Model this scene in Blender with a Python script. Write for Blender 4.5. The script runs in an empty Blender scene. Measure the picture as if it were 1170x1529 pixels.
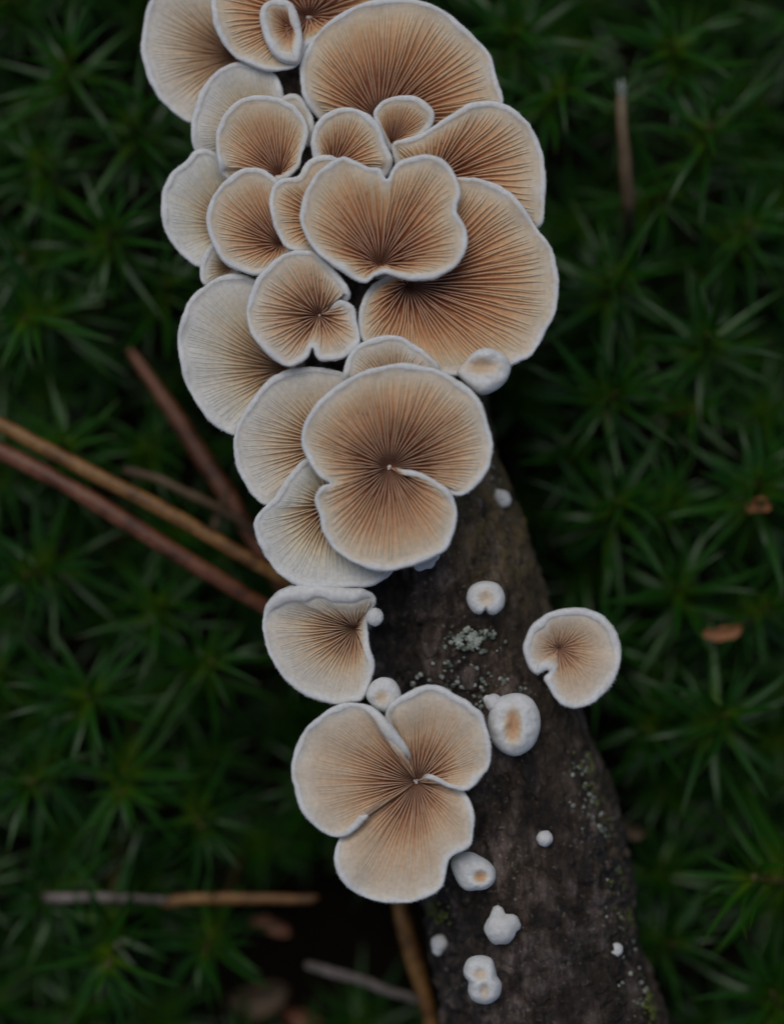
import bpy, math, random
import numpy as np
from mathutils import Vector, Matrix, Euler

random.seed(7)
RNG = np.random.default_rng(7)
scene = bpy.context.scene
C = scene.collection
MM = 0.001

# ------------------------------------------------------------------ camera
# Real scale. Macro lens looking straight down on a fallen branch over moss.
ZF = 42.0                # focus height above the soil, mm
DIST = 350.0             # lens to focus plane, mm
CAMZ = ZF + DIST
S = 97.0 / 1170.0        # mm per photo pixel on the focus plane
cam_d = bpy.data.cameras.new('camera')
cam = bpy.data.objects.new('camera', cam_d)
C.objects.link(cam)
cam.location = (0, 0, CAMZ * MM)
cam.rotation_euler = (0, 0, 0)
cam_d.sensor_width = 36.0
cam_d.lens = 36.0 * DIST / (1529 * S)
cam_d.clip_start = 0.01
cam_d.clip_end = 50.0
cam_d.dof.use_dof = True
cam_d.dof.focus_distance = DIST * MM
cam_d.dof.aperture_fstop = 5.4
cam_d.dof.aperture_blades = 9
scene.camera = cam

# ------------------------------------------------------------------ light
SUN_EL, SUN_AZ = math.radians(62), math.radians(-18)   # azimuth from +Y towards +X
world = bpy.data.worlds.new('World')
scene.world = world
world.use_nodes = True
wn = world.node_tree.nodes
sky = wn.new('ShaderNodeTexSky')
sky.sky_type = 'NISHITA'
sky.sun_disc = False
sky.sun_elevation = SUN_EL
sky.sun_rotation = SUN_AZ
sky.air_density = 1.0
sky.dust_density = 2.5
world.node_tree.links.new(sky.outputs[0], wn['Background'].inputs[0])
wn['Background'].inputs[1].default_value = 0.066
sun_d = bpy.data.lights.new('sun', 'SUN')
sun_d.energy = 1.25
sun_d.angle = math.radians(40)
sun_d.color = (1.0, 0.97, 0.93)
sun = bpy.data.objects.new('sun', sun_d)
C.objects.link(sun)
sv = Vector((math.sin(SUN_AZ) * math.cos(SUN_EL), math.cos(SUN_AZ) * math.cos(SUN_EL), math.sin(SUN_EL)))
sun.rotation_euler = (-sv).to_track_quat('-Z', 'Y').to_euler()
sun.location = sv * 2
scene.view_settings.view_transform = 'Standard'
scene.view_settings.look = 'None'
scene.view_settings.gamma = 1.0
scene.view_settings.exposure = -0.36

# ------------------------------------------------------------------ helpers
def P(px, py, z):
    """photo pixel -> x, y in mm on the horizontal plane at height z mm"""
    k = (CAMZ - z) / DIST * S
    return (px - 585.0) * k, (764.5 - py) * k

def hash3(i, j, k, seed):
    n = (i * 374761393 + j * 668265263 + k * 2147483647 + seed * 1274126177) & 0xffffffff
    n = ((n ^ (n >> 13)) * 1274126177) & 0xffffffff
    n = (n ^ (n >> 16)) & 0xffffffff
    return n.astype(np.float64) / 0xffffffff * 2 - 1

def vnoise(p, seed=0):
    """smooth value noise, p (n,3) -> (n,) in about -1..1"""
    p = np.asarray(p, dtype=np.float64)
    i = np.floor(p).astype(np.int64)
    f = p - i
    f = f * f * f * (f * (f * 6 - 15) + 10)
    r = 0
    for a in (0, 1):
        wx = f[:, 0] if a else 1 - f[:, 0]
        for b in (0, 1):
            wy = f[:, 1] if b else 1 - f[:, 1]
            for c in (0, 1):
                wz = f[:, 2] if c else 1 - f[:, 2]
                r = r + wx * wy * wz * hash3(i[:, 0] + a, i[:, 1] + b, i[:, 2] + c, seed)
    return r

def fbm(p, seed=0, octaves=3):
    r, a, q = 0, 1.0, np.asarray(p, dtype=np.float64)
    for o in range(octaves):
        r = r + a * vnoise(q, seed + o * 17)
        a *= 0.5
        q = q * 2.03 + 5.3
    return r

def mesh_np(name, verts_mm, quads=None, tris=None, attrs=None, smooth=True):
    """a mesh from numpy arrays in mm"""
    me = bpy.data.meshes.new(name)
    v = np.asarray(verts_mm, dtype=np.float64) * MM
    quads = np.zeros((0, 4), int) if quads is None else np.asarray(quads, int).reshape(-1, 4)
    tris = np.zeros((0, 3), int) if tris is None else np.asarray(tris, int).reshape(-1, 3)
    nq, nt = len(quads), len(tris)
    me.vertices.add(len(v))
    me.vertices.foreach_set('co', v.ravel().astype(np.float32))
    me.loops.add(nq * 4 + nt * 3)
    me.loops.foreach_set('vertex_index', np.concatenate([quads.ravel(), tris.ravel()]).astype(np.int32))
    me.polygons.add(nq + nt)
    starts = np.concatenate([np.arange(nq) * 4, nq * 4 + np.arange(nt) * 3]).astype(np.int32)
    me.polygons.foreach_set('loop_start', starts)
    me.polygons.foreach_set('use_smooth', np.full(nq + nt, smooth, dtype=bool))
    me.update(calc_edges=True)
    for k, a in (attrs or {}).items():
        at = me.attributes.new(k, 'FLOAT', 'POINT')
        at.data.foreach_set('value', np.asarray(a, dtype=np.float32))
    me.validate()
    return me

def link(name, me, mat, parent=None, loc=None):
    o = bpy.data.objects.new(name, me)
    if me is not None and mat is not None and not me.materials:
        me.materials.append(mat)
    C.objects.link(o)
    if parent is not None:
        o.parent = parent
    if loc is not None:
        o.location = loc
    return o

def tag(o, label=None, cat=None, group=None, kind=None):
    if label: o['label'] = label
    if cat: o['category'] = cat
    if group: o['group'] = group
    if kind: o['kind'] = kind
    return o

def empty(name, loc_mm):
    o = bpy.data.objects.new(name, None)
    o.empty_display_size = 0.004
    C.objects.link(o)
    o.location = Vector(loc_mm) * MM
    return o

def grid_quads(nr, nc, closed=True, off=0):
    """faces of a ring grid, nr rings of nc points"""
    r = np.arange(nr - 1)[:, None]
    c = np.arange(nc if closed else nc - 1)[None, :]
    c2 = (c + 1) % nc
    return (np.stack([r * nc + c, r * nc + c2, (r + 1) * nc + c2, (r + 1) * nc + c], -1).reshape(-1, 4) + off)

def tube(path, radii, n=8, flat=1.0, twist=0.0):
    """closed tube verts / faces along a 3-D path in mm"""
    path = np.asarray(path, float)
    m = len(path)
    tan = np.gradient(path, axis=0)
    tan /= np.linalg.norm(tan, axis=1)[:, None] + 1e-12
    up = np.tile(np.array([0.0, 0.0, 1.0]), (m, 1))
    bad = np.abs(tan[:, 2]) > 0.95
    up[bad] = (0, 1, 0)
    a = np.cross(tan, up)
    a /= np.linalg.norm(a, axis=1)[:, None] + 1e-12
    b = np.cross(a, tan)
    ang = np.linspace(0, 2 * math.pi, n, endpoint=False)
    tw = np.linspace(0, twist, m)
    R = np.asarray(radii, float)
    ca = np.cos(ang[None, :] + tw[:, None])
    sa = np.sin(ang[None, :] + tw[:, None])
    v = path[:, None, :] + R[:, None, None] * (a[:, None, :] * ca[..., None] + flat * b[:, None, :] * sa[..., None])
    verts = np.concatenate([v.reshape(-1, 3), path[:1], path[-1:]])
    q = grid_quads(m, n)
    t = [[m * n, (i + 1) % n, i] for i in range(n)] + [[m * n + 1, (m - 1) * n + i, (m - 1) * n + (i + 1) % n] for i in range(n)]
    return verts, q, np.array(t)

def spline(points, closed=True, per=14):
    """Catmull-Rom through points (n,k)"""
    p = np.asarray(points, float)
    n = len(p)
    out = []
    rng = range(n) if closed else range(n - 1)
    for i in rng:
        if closed:
            a, b, c, d = p[(i - 1) % n], p[i], p[(i + 1) % n], p[(i + 2) % n]
        else:
            a, b, c, d = p[max(i - 1, 0)], p[i], p[i + 1], p[min(i + 2, n - 1)]
        for s in np.linspace(0, 1, per, endpoint=False):
            out.append(0.5 * ((2 * b) + (-a + c) * s + (2 * a - 5 * b + 4 * c - d) * s * s + (-a + 3 * b - 3 * c + d) * s ** 3))
    if not closed:
        out.append(p[-1])
    return np.array(out)

# ------------------------------------------------------------------ materials
def new_mat(name):
    m = bpy.data.materials.new(name)
    m.use_nodes = True
    nt = m.node_tree
    return m, nt, nt.nodes['Principled BSDF']

def ramp(nt, fac, stops, interp='LINEAR'):
    r = nt.nodes.new('ShaderNodeValToRGB')
    r.color_ramp.interpolation = interp
    el = r.color_ramp.elements
    while len(el) < len(stops):
        el.new(0.5)
    for e, (p, c) in zip(el, stops):
        e.position = p
        e.color = (*c, 1)
    if fac is not None:
        nt.links.new(fac, r.inputs[0])
    return r

def attr(nt, name):
    a = nt.nodes.new('ShaderNodeAttribute')
    a.attribute_name = name
    return a

def noise(nt, scale, detail=3, rough=0.5, vec=None, mapping=None):
    n = nt.nodes.new('ShaderNodeTexNoise')
    n.inputs['Scale'].default_value = scale
    n.inputs['Detail'].default_value = detail
    n.inputs['Roughness'].default_value = rough
    if vec is not None:
        nt.links.new(vec, n.inputs['Vector'])
    return n

def mix(nt, fac, a, b, mode='MIX'):
    m = nt.nodes.new('ShaderNodeMix')
    m.data_type = 'RGBA'
    m.blend_type = mode
    for val, i in ((fac, 0), (a, 6), (b, 7)):
        if isinstance(val, (int, float)):
            m.inputs[i].default_value = val
        elif isinstance(val, tuple):
            m.inputs[i].default_value = (*val, 1)
        else:
            nt.links.new(val, m.inputs[i])
    return m.outputs[2]

def bump(nt, bsdf, height, strength, dist):
    b = nt.nodes.new('ShaderNodeBump')
    b.inputs['Strength'].default_value = strength
    b.inputs['Distance'].default_value = dist
    nt.links.new(height, b.inputs['Height'])
    nt.links.new(b.outputs[0], bsdf.inputs['Normal'])
    return b

def mat_mushroom(name, stops, pale, brown=None):
    m, nt, b = new_mat(name)
    tc = nt.nodes.new('ShaderNodeTexCoord')
    oi = nt.nodes.new('ShaderNodeObjectInfo')
    sep = nt.nodes.new('ShaderNodeSeparateColor')
    nt.links.new(oi.outputs['Color'], sep.inputs[0])
    rad = attr(nt, 'rad').outputs['Fac']
    n1 = noise(nt, 420, 3, 0.6, tc.outputs['Object'])
    md = nt.nodes.new('ShaderNodeMath'); md.operation = 'MULTIPLY_ADD'
    nt.links.new(n1.outputs['Fac'], md.inputs[0]); md.inputs[1].default_value = 0.16
    md2 = nt.nodes.new('ShaderNodeMath'); md2.operation = 'SUBTRACT'
    nt.links.new(rad, md.inputs[2])
    nt.links.new(md.outputs[0], md2.inputs[0]); md2.inputs[1].default_value = 0.08
    r = ramp(nt, md2.outputs[0], stops)
    rp = ramp(nt, md2.outputs[0], pale)
    col = mix(nt, sep.outputs[0], r.outputs[0], rp.outputs[0])     # object colour red = paleness of this cap
    n2 = noise(nt, 1900, 2, 0.5, tc.outputs['Object'])
    rr = ramp(nt, n2.outputs['Fac'], [(0.3, (0.86, 0.84, 0.82)), (0.7, (1.0, 1.0, 1.0))])
    col = mix(nt, 1.0, col, rr.outputs[0], 'MULTIPLY')
    nt.links.new(col, b.inputs['Base Color'])
    b.inputs['Roughness'].default_value = 0.75
    b.inputs['Specular IOR Level'].default_value = 0.25
    b.inputs['Subsurface Weight'].default_value = 0.22
    b.inputs['Subsurface Radius'].default_value = (1.0, 0.6, 0.35)
    b.inputs['Subsurface Scale'].default_value = 0.0007
    b.inputs['Sheen Weight'].default_value = 0.08
    n3 = noise(nt, 5200, 3, 0.6, tc.outputs['Object'])
    bump(nt, b, n3.outputs['Fac'], 0.35, 0.00012)
    return m

GILL_STOPS = [(0.0, (0.48, 0.265, 0.185)), (0.25, (0.63, 0.375, 0.25)), (0.50, (0.75, 0.475, 0.285)), (0.70, (0.79, 0.555, 0.35)), (0.88, (0.79, 0.68, 0.52)), (1.0, (0.81, 0.83, 0.835))]
GILL_PALE = [(0.0, (0.46, 0.28, 0.18)), (0.20, (0.61, 0.42, 0.275)), (0.38, (0.73, 0.57, 0.385)), (0.55, (0.77, 0.68, 0.525)), (0.76, (0.79, 0.755, 0.665)), (1.0, (0.81, 0.83, 0.835))]
FLESH_STOPS = [(0.0, (0.15, 0.050, 0.026)), (0.28, (0.32, 0.122, 0.058)), (0.52, (0.59, 0.285, 0.132)), (0.72, (0.73, 0.465, 0.262)), (0.88, (0.78, 0.655, 0.485)), (1.0, (0.81, 0.83, 0.835))]
FLESH_PALE = [(0.0, (0.16, 0.07, 0.036)), (0.22, (0.35, 0.18, 0.093)), (0.41, (0.62, 0.43, 0.258)), (0.57, (0.75, 0.65, 0.485)), (0.76, (0.785, 0.75, 0.655)), (1.0, (0.81, 0.83, 0.835))]
M_GILL = mat_mushroom('gill_tan', GILL_STOPS, GILL_PALE)
M_FLESH = mat_mushroom('cap_flesh', FLESH_STOPS, FLESH_PALE)

def mat_white_down():
    m, nt, b = new_mat('white_down')
    tc = nt.nodes.new('ShaderNodeTexCoord')
    n = noise(nt, 1500, 4, 0.65, tc.outputs['Object'])
    r = ramp(nt, n.outputs['Fac'], [(0.25, (0.66, 0.66, 0.64)), (0.7, (0.81, 0.815, 0.81))])
    nt.links.new(r.outputs[0], b.inputs['Base Color'])
    b.inputs['Roughness'].default_value = 0.85
    b.inputs['Specular IOR Level'].default_value = 0.2
    b.inputs['Subsurface Weight'].default_value = 0.25
    b.inputs['Subsurface Radius'].default_value = (1.0, 0.8, 0.6)
    b.inputs['Subsurface Scale'].default_value = 0.0006
    n2 = noise(nt, 4200, 4, 0.7, tc.outputs['Object'])
    bump(nt, b, n2.outputs['Fac'], 0.6, 0.0002)
    return m
M_WHITE = mat_white_down()

def mat_bark():
    m, nt, b = new_mat('wet_bark')
    tc = nt.nodes.new('ShaderNodeTexCoord')
    mp = nt.nodes.new('ShaderNodeMapping')
    mp.inputs['Rotation'].default_value = (0, 0, math.radians(-13.5))
    mp.inputs['Scale'].default_value = (1.0, 0.35, 1.0)
    nt.links.new(tc.outputs['Object'], mp.inputs['Vector'])
    st = mp.outputs[0]
    n1 = noise(nt, 520, 6, 0.72, st)
    base = ramp(nt, n1.outputs['Fac'], [(0.36, (0.006, 0.005, 0.0045)), (0.46, (0.034, 0.023, 0.017)), (0.55, (0.090, 0.062, 0.046)), (0.68, (0.21, 0.165, 0.135))])
    n2 = noise(nt, 150, 5, 0.7, tc.outputs['Object'])
    mk2 = ramp(nt, n2.outputs['Fac'], [(0.47, (0, 0, 0)), (0.57, (1, 1, 1))])
    gw_ = ramp(nt, n1.outputs['Fac'], [(0.38, (0.020, 0.015, 0.014)), (0.50, (0.10, 0.080, 0.076)), (0.64, (0.24, 0.21, 0.205))])
    col = mix(nt, mk2.outputs[0], base.outputs[0], gw_.outputs[0])          # grey weathered areas
    alg = attr(nt, 'algae').outputs['Fac']
    n3 = noise(nt, 330, 5, 0.7, tc.outputs['Object'])
    mk3 = ramp(nt, n3.outputs['Fac'], [(0.36, (0, 0, 0)), (0.62, (1, 1, 1))])
    am = nt.nodes.new('ShaderNodeMath'); am.operation = 'MULTIPLY'
    nt.links.new(alg, am.inputs[0]); nt.links.new(mk3.outputs[0], am.inputs[1])
    col = mix(nt, am.outputs[0], col, (0.19, 0.15, 0.062))                           # olive-ochre algae
    blk = attr(nt, 'crust').outputs['Fac']
    n4 = noise(nt, 520, 4, 0.7, tc.outputs['Object'])
    mk4 = ramp(nt, n4.outputs['Fac'], [(0.38, (0, 0, 0)), (0.55, (1, 1, 1))])
    bm = nt.nodes.new('ShaderNodeMath'); bm.operation = 'MULTIPLY'
    nt.links.new(blk, bm.inputs[0]); nt.links.new(mk4.outputs[0], bm.inputs[1])
    col = mix(nt, bm.outputs[0], col, (0.010, 0.010, 0.012))                           # black crust, and near-black mottling of the other flank
    n5 = noise(nt, 1500, 3, 0.6, tc.outputs['Object'])
    sp = ramp(nt, n5.outputs['Fac'], [(0.60, (0, 0, 0)), (0.70, (1, 1, 1))])
    col = mix(nt, sp.outputs[0], col, (0.26, 0.24, 0.20))
    n8 = noise(nt, 75, 4, 0.65, tc.outputs['Object'])
    stn = ramp(nt, n8.outputs['Fac'], [(0.36, (0.30, 0.27, 0.26)), (0.50, (0.85, 0.78, 0.74)), (0.62, (1.35, 1.22, 1.12))])
    col = mix(nt, 1.0, col, stn.outputs[0], 'MULTIPLY')
    nt.links.new(col, b.inputs['Base Color'])
    n6 = noise(nt, 260, 3, 0.6, tc.outputs['Object'])
    rr = nt.nodes.new('ShaderNodeMapRange')
    rr.inputs[1].default_value = 0.35; rr.inputs[2].default_value = 0.65
    rr.inputs[3].default_value = 0.36; rr.inputs[4].default_value = 0.8
    nt.links.new(n6.outputs['Fac'], rr.inputs[0])
    nt.links.new(rr.outputs[0], b.inputs['Roughness'])
    n7 = noise(nt, 1300, 6, 0.7, st)
    bump(nt, b, n7.outputs['Fac'], 1.0, 0.0011)
    return m
M_BARK = mat_bark()

def mat_simple(name, stops, scale, rough, bscale=None, bdist=0.0002, bstr=0.6, spec=0.5, stretch=None, obj_var=0.0):
    m, nt, b = new_mat(name)
    tc = nt.nodes.new('ShaderNodeTexCoord')
    vec = tc.outputs['Object']
    n = noise(nt, scale, 4, 0.6, vec)
    r = ramp(nt, n.outputs['Fac'], stops)
    col = r.outputs[0]
    if obj_var:
        oi = nt.nodes.new('ShaderNodeObjectInfo')
        v = ramp(nt, oi.outputs['Random'], [(0, (1 - obj_var,) * 3), (1, (1.0, 1.0, 1.0))])
        col = mix(nt, 1.0, col, v.outputs[0], 'MULTIPLY')
    nt.links.new(col, b.inputs['Base Color'])
    b.inputs['Roughness'].default_value = rough
    b.inputs['Specular IOR Level'].default_value = spec
    if bscale:
        n2 = noise(nt, bscale, 4, 0.65, vec)
        bump(nt, b, n2.outputs['Fac'], bstr, bdist)
    return m
M_SOIL = mat_simple('dark_humus', [(0.3, (0.004, 0.003, 0.002)), (0.6, (0.011, 0.008, 0.005)), (0.8, (0.03, 0.018, 0.010))], 300, 0.95, 900, 0.0012, 1.0, 0.1)
M_LICHEN = mat_simple('grey_green_lichen', [(0.36, (0.06, 0.07, 0.055)), (0.48, (0.20, 0.23, 0.19)), (0.62, (0.48, 0.52, 0.46))], 800, 0.9, 2500, 0.0003, 0.9, 0.2)
M_NEEDLE_O = mat_simple('needle_orange', [(0.34, (0.075, 0.030, 0.007)), (0.5, (0.19, 0.085, 0.018)), (0.66, (0.28, 0.145, 0.040))], 330, 0.5, 1500, 0.0001, 0.4)
M_NEEDLE_R = mat_simple('needle_red_brown', [(0.34, (0.045, 0.014, 0.006)), (0.5, (0.135, 0.044, 0.017)), (0.66, (0.20, 0.082, 0.040))], 330, 0.5, 1500, 0.0001, 0.4)
M_NEEDLE_D = mat_simple('needle_dull', [(0.34, (0.030, 0.017, 0.008)), (0.5, (0.070, 0.040, 0.017)), (0.68, (0.115, 0.075, 0.035))], 260, 0.6, 1500, 0.0001, 0.4)
M_GREY = mat_simple('needle_grey', [(0.36, (0.045, 0.034, 0.028)), (0.5, (0.12, 0.098, 0.085)), (0.64, (0.22, 0.19, 0.17))], 330, 0.6, 1500, 0.0001, 0.4)
M_STALK = mat_simple('dry_stalk', [(0.3, (0.07, 0.05, 0.024)), (0.5, (0.14, 0.095, 0.05)), (0.7, (0.22, 0.17, 0.10))], 200, 0.6, 1500, 0.0001, 0.4)
M_FRAG = mat_simple('fragment_orange', [(0.3, (0.16, 0.055, 0.015)), (0.7, (0.33, 0.14, 0.05))], 400, 0.6, 1500, 0.0001, 0.4)
M_TINYMOSS = mat_simple('tiny_moss', [(0.3, (0.05, 0.07, 0.012)), (0.7, (0.13, 0.15, 0.035))], 900, 0.7)
M_STEM = mat_simple('moss_stem', [(0.3, (0.06, 0.045, 0.015)), (0.7, (0.09, 0.085, 0.02))], 300, 0.6)

def mat_leaf(name, base, mid, tip):
    m, nt, b = new_mat(name)
    al = attr(nt, 'along').outputs['Fac']
    r = ramp(nt, al, [(0.0, base), (0.35, mid), (0.85, mid), (1.0, tip)])
    oi = nt.nodes.new('ShaderNodeObjectInfo')
    v = ramp(nt, oi.outputs['Random'], [(0, (0.55, 0.62, 0.6)), (0.5, (0.85, 0.85, 0.85)), (1, (1.25, 1.08, 0.9))])
    col = mix(nt, 1.0, r.outputs[0], v.outputs[0], 'MULTIPLY')
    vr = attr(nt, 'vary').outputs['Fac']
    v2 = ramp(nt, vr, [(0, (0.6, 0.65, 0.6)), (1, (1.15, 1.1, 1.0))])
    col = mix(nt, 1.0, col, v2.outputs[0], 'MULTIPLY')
    nt.links.new(col, b.inputs['Base Color'])
    b.inputs['Roughness'].default_value = 0.36
    b.inputs['Specular IOR Level'].default_value = 0.45
    tr = nt.nodes.new('ShaderNodeBsdfTranslucent')
    nt.links.new(mix(nt, 1.0, col, (1.5, 1.7, 0.7), 'MULTIPLY'), tr.inputs[0])
    ms = nt.nodes.new('ShaderNodeMixShader')
    ms.inputs[0].default_value = 0.34
    nt.links.new(b.outputs[0], ms.inputs[1])
    nt.links.new(tr.outputs[0], ms.inputs[2])
    nt.links.new(ms.outputs[0], nt.nodes['Material Output'].inputs['Surface'])
    return m
M_LEAF = mat_leaf('moss_leaf', (0.100, 0.200, 0.005), (0.021, 0.105, 0.008), (0.075, 0.090, 0.014))

# ------------------------------------------------------------------ the branch: axis in photo pixels, (x, y, radius)
LOG_Z = 25.5
AX = np.array([(395, -330, 108), (415, -160, 113), (452, 0, 118), (520, 300, 125), (600, 650, 131), (674, 920, 136), (727, 1080, 140),
               (778, 1280, 150), (803, 1440, 156), (826, 1529, 160), (868, 1680, 166), (912, 1850, 170)], float)
ax_s = spline(AX, closed=False, per=40)
axx, axy = P(ax_s[:, 0], ax_s[:, 1], LOG_Z)
AXR = ax_s[:, 2] * S * (CAMZ - LOG_Z) / DIST
AXP = np.stack([axx, axy, np.full(len(axx), LOG_Z)], 1)
_tan = np.gradient(AXP, axis=0); _tan /= np.linalg.norm(_tan, axis=1)[:, None]

def log_at(x, y):
    """nearest axis point, its radius, sideways distance and the height of the bark there"""
    d2 = (AXP[:, 0] - x) ** 2 + (AXP[:, 1] - y) ** 2
    i = int(np.argmin(d2)); d = math.sqrt(d2[i]); r = AXR[i]
    z = LOG_Z + math.sqrt(max(r * r - d * d, 0)) if d < r else None
    return AXP[i], r, d, z

# ------------------------------------------------------------------ ground
def ground_h(x, y):
    p = np.stack([x / 22.0, y / 22.0, np.zeros_like(x)], 1)
    h = -18.0 + 3.0 * fbm(p, 3, 3)
    d2 = np.full(len(x), 1e18); rr = np.zeros(len(x))
    for k in range(0, len(AXP), 8):
        q = (AXP[k, 0] - x) ** 2 + (AXP[k, 1] - y) ** 2
        m = q < d2
        d2[m] = q[m]; rr[m] = AXR[k]
    d = np.sqrt(d2)
    return h + (LOG_Z - rr + 21.0) * np.exp(-(d / 9.0) ** 2)

g = np.sinh(np.linspace(-5.2, 5.2, 261)) / math.sinh(5.2) * 2500
gx, gy = np.meshgrid(g, g)
gz = ground_h(gx.ravel(), gy.ravel())
gz = np.where(np.hypot(gx, gy).ravel() > 400, -18.0, gz)
n = len(g)
soil = link('ground', mesh_np('ground', np.stack([gx.ravel(), gy.ravel(), gz], 1), grid_quads(n, n, closed=False)), M_SOIL)
tag(soil, 'dark bare humus beneath the moss', kind='structure')

# ------------------------------------------------------------------ branch mesh
def build_branch():
    m = 620
    idx = np.linspace(0, len(AXP) - 1, m)
    A = np.stack([np.interp(idx, np.arange(len(AXP)), AXP[:, k]) for k in range(3)], 1)
    T = np.gradient(A, axis=0); T /= np.linalg.norm(T, axis=1)[:, None]
    R = np.interp(idx, np.arange(len(AXP)), AXR)
    nc = 220
    th = np.linspace(0, 2 * math.pi, nc, endpoint=False)
    side = np.stack([-T[:, 1], T[:, 0], np.zeros(m)], 1)          # towards picture right as the axis runs down
    up = np.array([0, 0, 1.0])
    nrm = side[:, None, :] * np.cos(th)[None, :, None] + up * np.sin(th)[None, :, None]
    base = A[:, None, :] + R[:, None, None] * nrm
    p = base.reshape(-1, 3)
    along = np.concatenate([[0], np.cumsum(np.linalg.norm(np.diff(A, axis=0), axis=1))])
    q = np.stack([np.repeat(along, nc) / 3.2, (np.tile(np.cos(th), m)) * np.repeat(R, nc), (np.tile(np.sin(th), m)) * np.repeat(R, nc)], 1)
    d = 0.75 * vnoise(p / 9.0, 1)
    ridge = 1 - np.abs(vnoise(q / 1.7, 5))
    d += 0.85 * (ridge - 0.6)
    d += 0.42 * vnoise(q / np.array([0.35, 0.9, 0.9]), 9)
    d += 0.24 * vnoise(p / 0.6, 11)
    d -= 0.55 * np.exp(-(vnoise(q / np.array([1.3, 2.3, 2.3]), 41) / 0.07) ** 2) * np.clip(0.5 + vnoise(p / 5.0, 43), 0, 1)
    # attributes: algae on the flank turned to the moss, black crust lower down on that flank, near-black mottling on the other
    rightness = (nrm @ np.array([1.0, 0, 0])).reshape(-1)
    ypx = 764.5 - p[:, 1] / (S * (CAMZ - LOG_Z) / DIST)
    algae = np.clip((rightness - 0.05) / 0.45, 0, 1) * np.clip((1000 - ypx) / 200, 0.12, 1) + 0.10
    crust = np.clip((rightness - 0.35) / 0.3, 0, 1) * np.exp(-((ypx - 1270) / 110) ** 2) + 0.75 * np.exp(-((rightness - 0.35) / 0.16) ** 2 - ((ypx - 1385) / 28) ** 2)
    crust = np.clip(crust + np.clip((-rightness - 0.35) / 0.3, 0, 1) * 0.8, 0, 1)  # other flank mottled near-black and bumpy along its whole length
    bumps = np.maximum(0, vnoise(p / 1.1, 31)) * crust * 0.75
    d += bumps
    # a shallow knot scar and a bark step
    d -= 0.9 * np.exp(-((p[:, 0] - P(745, 0, 36)[0]) ** 2 / 14 + (p[:, 1] - P(0, 690, 36)[1]) ** 2 / 20)) * 0.5
    v = (base + d.reshape(m, nc, 1) * nrm).reshape(-1, 3)
    v = np.concatenate([v, A[:1], A[-1:]])
    quads = grid_quads(m, nc)
    tris = np.concatenate([np.array([[m * nc, (i + 1) % nc, i] for i in range(nc)]), np.array([[m * nc + 1, (m - 1) * nc + i, (m - 1) * nc + (i + 1) % nc] for i in range(nc)])])
    at = {'algae': np.concatenate([np.clip(algae, 0, 1), [0, 0]]), 'crust': np.concatenate([crust, [0, 0]])}
    root = empty('fallen_branch', (0, 0, 0))
    tag(root, 'dark wet bark-covered fallen branch carrying the mushrooms', 'branch')
    return root, link('bark', mesh_np('bark', v, quads, tris, at), M_BARK, root)
BRANCH, BARK = build_branch()

def bark_flakes():
    """loose plates of bark lying on the branch, each its own piece"""
    spots = [(620, 905, 34, 60), (690, 880, 30, 44), (735, 800, 26, 52), (700, 1010, 40, 40), (655, 1030, 26, 46), (790, 1150, 24, 90), (775, 1230, 20, 70),
             (760, 830, 24, 40), (880, 1210, 26, 50), (850, 1330, 30, 60), (905, 1390, 34, 60), (800, 1470, 40, 54), (690, 1330, 24, 44), (740, 1280, 22, 60),
             (840, 1110, 22, 56), (640, 960, 28, 50), (770, 1010, 22, 34), (880, 1490, 36, 50), (930, 1330, 20, 44), (715, 760, 22, 40)]
    for k, (px, py, w, l) in enumerate(spots):
        x, y = P(px, py, 35)
        a, r, d, z = log_at(x, y)
        if z is None:
            continue
        nx, ny = 9, 13
        uu, vv = np.meshgrid(np.linspace(-1, 1, nx), np.linspace(-1, 1, ny))
        rad = np.maximum(np.abs(uu), np.abs(vv)).ravel()
        ang = np.arctan2(vv, uu).ravel()
        sh = 1 + 0.28 * vnoise(np.stack([np.cos(ang) * 1.7 + k * 9, np.sin(ang) * 1.7, np.zeros(len(ang))], 1), k)
        circ = np.hypot(uu, vv).ravel() + 1e-6
        fx = uu.ravel() * rad / circ * sh * w * S * 0.5
        fy = vv.ravel() * rad / circ * sh * l * S * 0.5
        rot = math.radians(-14 + random.uniform(-9, 9)) * -1
        X = x + fx * math.cos(rot) - fy * math.sin(rot)
        Y = y + fx * math.sin(rot) + fy * math.cos(rot)
        Z = np.array([(log_at(a_, b_)[3] or LOG_Z) for a_, b_ in zip(X, Y)])
        lift = 0.28 * (1 - rad ** 4) + 0.16 + 0.14 * vnoise(np.stack([X / 0.8, Y / 1.6, np.zeros(len(X))], 1), 70 + k)
        Z = Z + np.where(rad > 0.93, -0.55, lift)
        me = mesh_np('bark_flake', np.stack([X, Y, Z], 1), grid_quads(ny, nx, closed=False), attrs={'algae': np.full(len(X), 0.75 if px > 720 and py < 1000 else 0.1), 'crust': np.full(len(X), 0.2)})
        link('bark_flake', me, M_BARK, BARK)
bark_flakes()

# ------------------------------------------------------------------ mushrooms
REG = {1: (190, 0, 3.25), 2: (430, 0, 2.7857), 3: (240, 350, 3.65625), 4: (500, 350, 3.342857), 5: (330, 490, 2.6), 6: (380, 850, 2.997), 7: (540, 600, 2.8537), 8: (560, 1050, 2.6), 0: (0, 0, 1.0)}
def R_(reg, pts):
    x0, y0, s = REG[reg]
    out = []
    for p in pts:
        q = list(p) + [0.0, 1.0][len(p) - 2:]
        out.append((x0 + q[0] / s, y0 + q[1] / s, q[2], q[3]))
    return out

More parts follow.
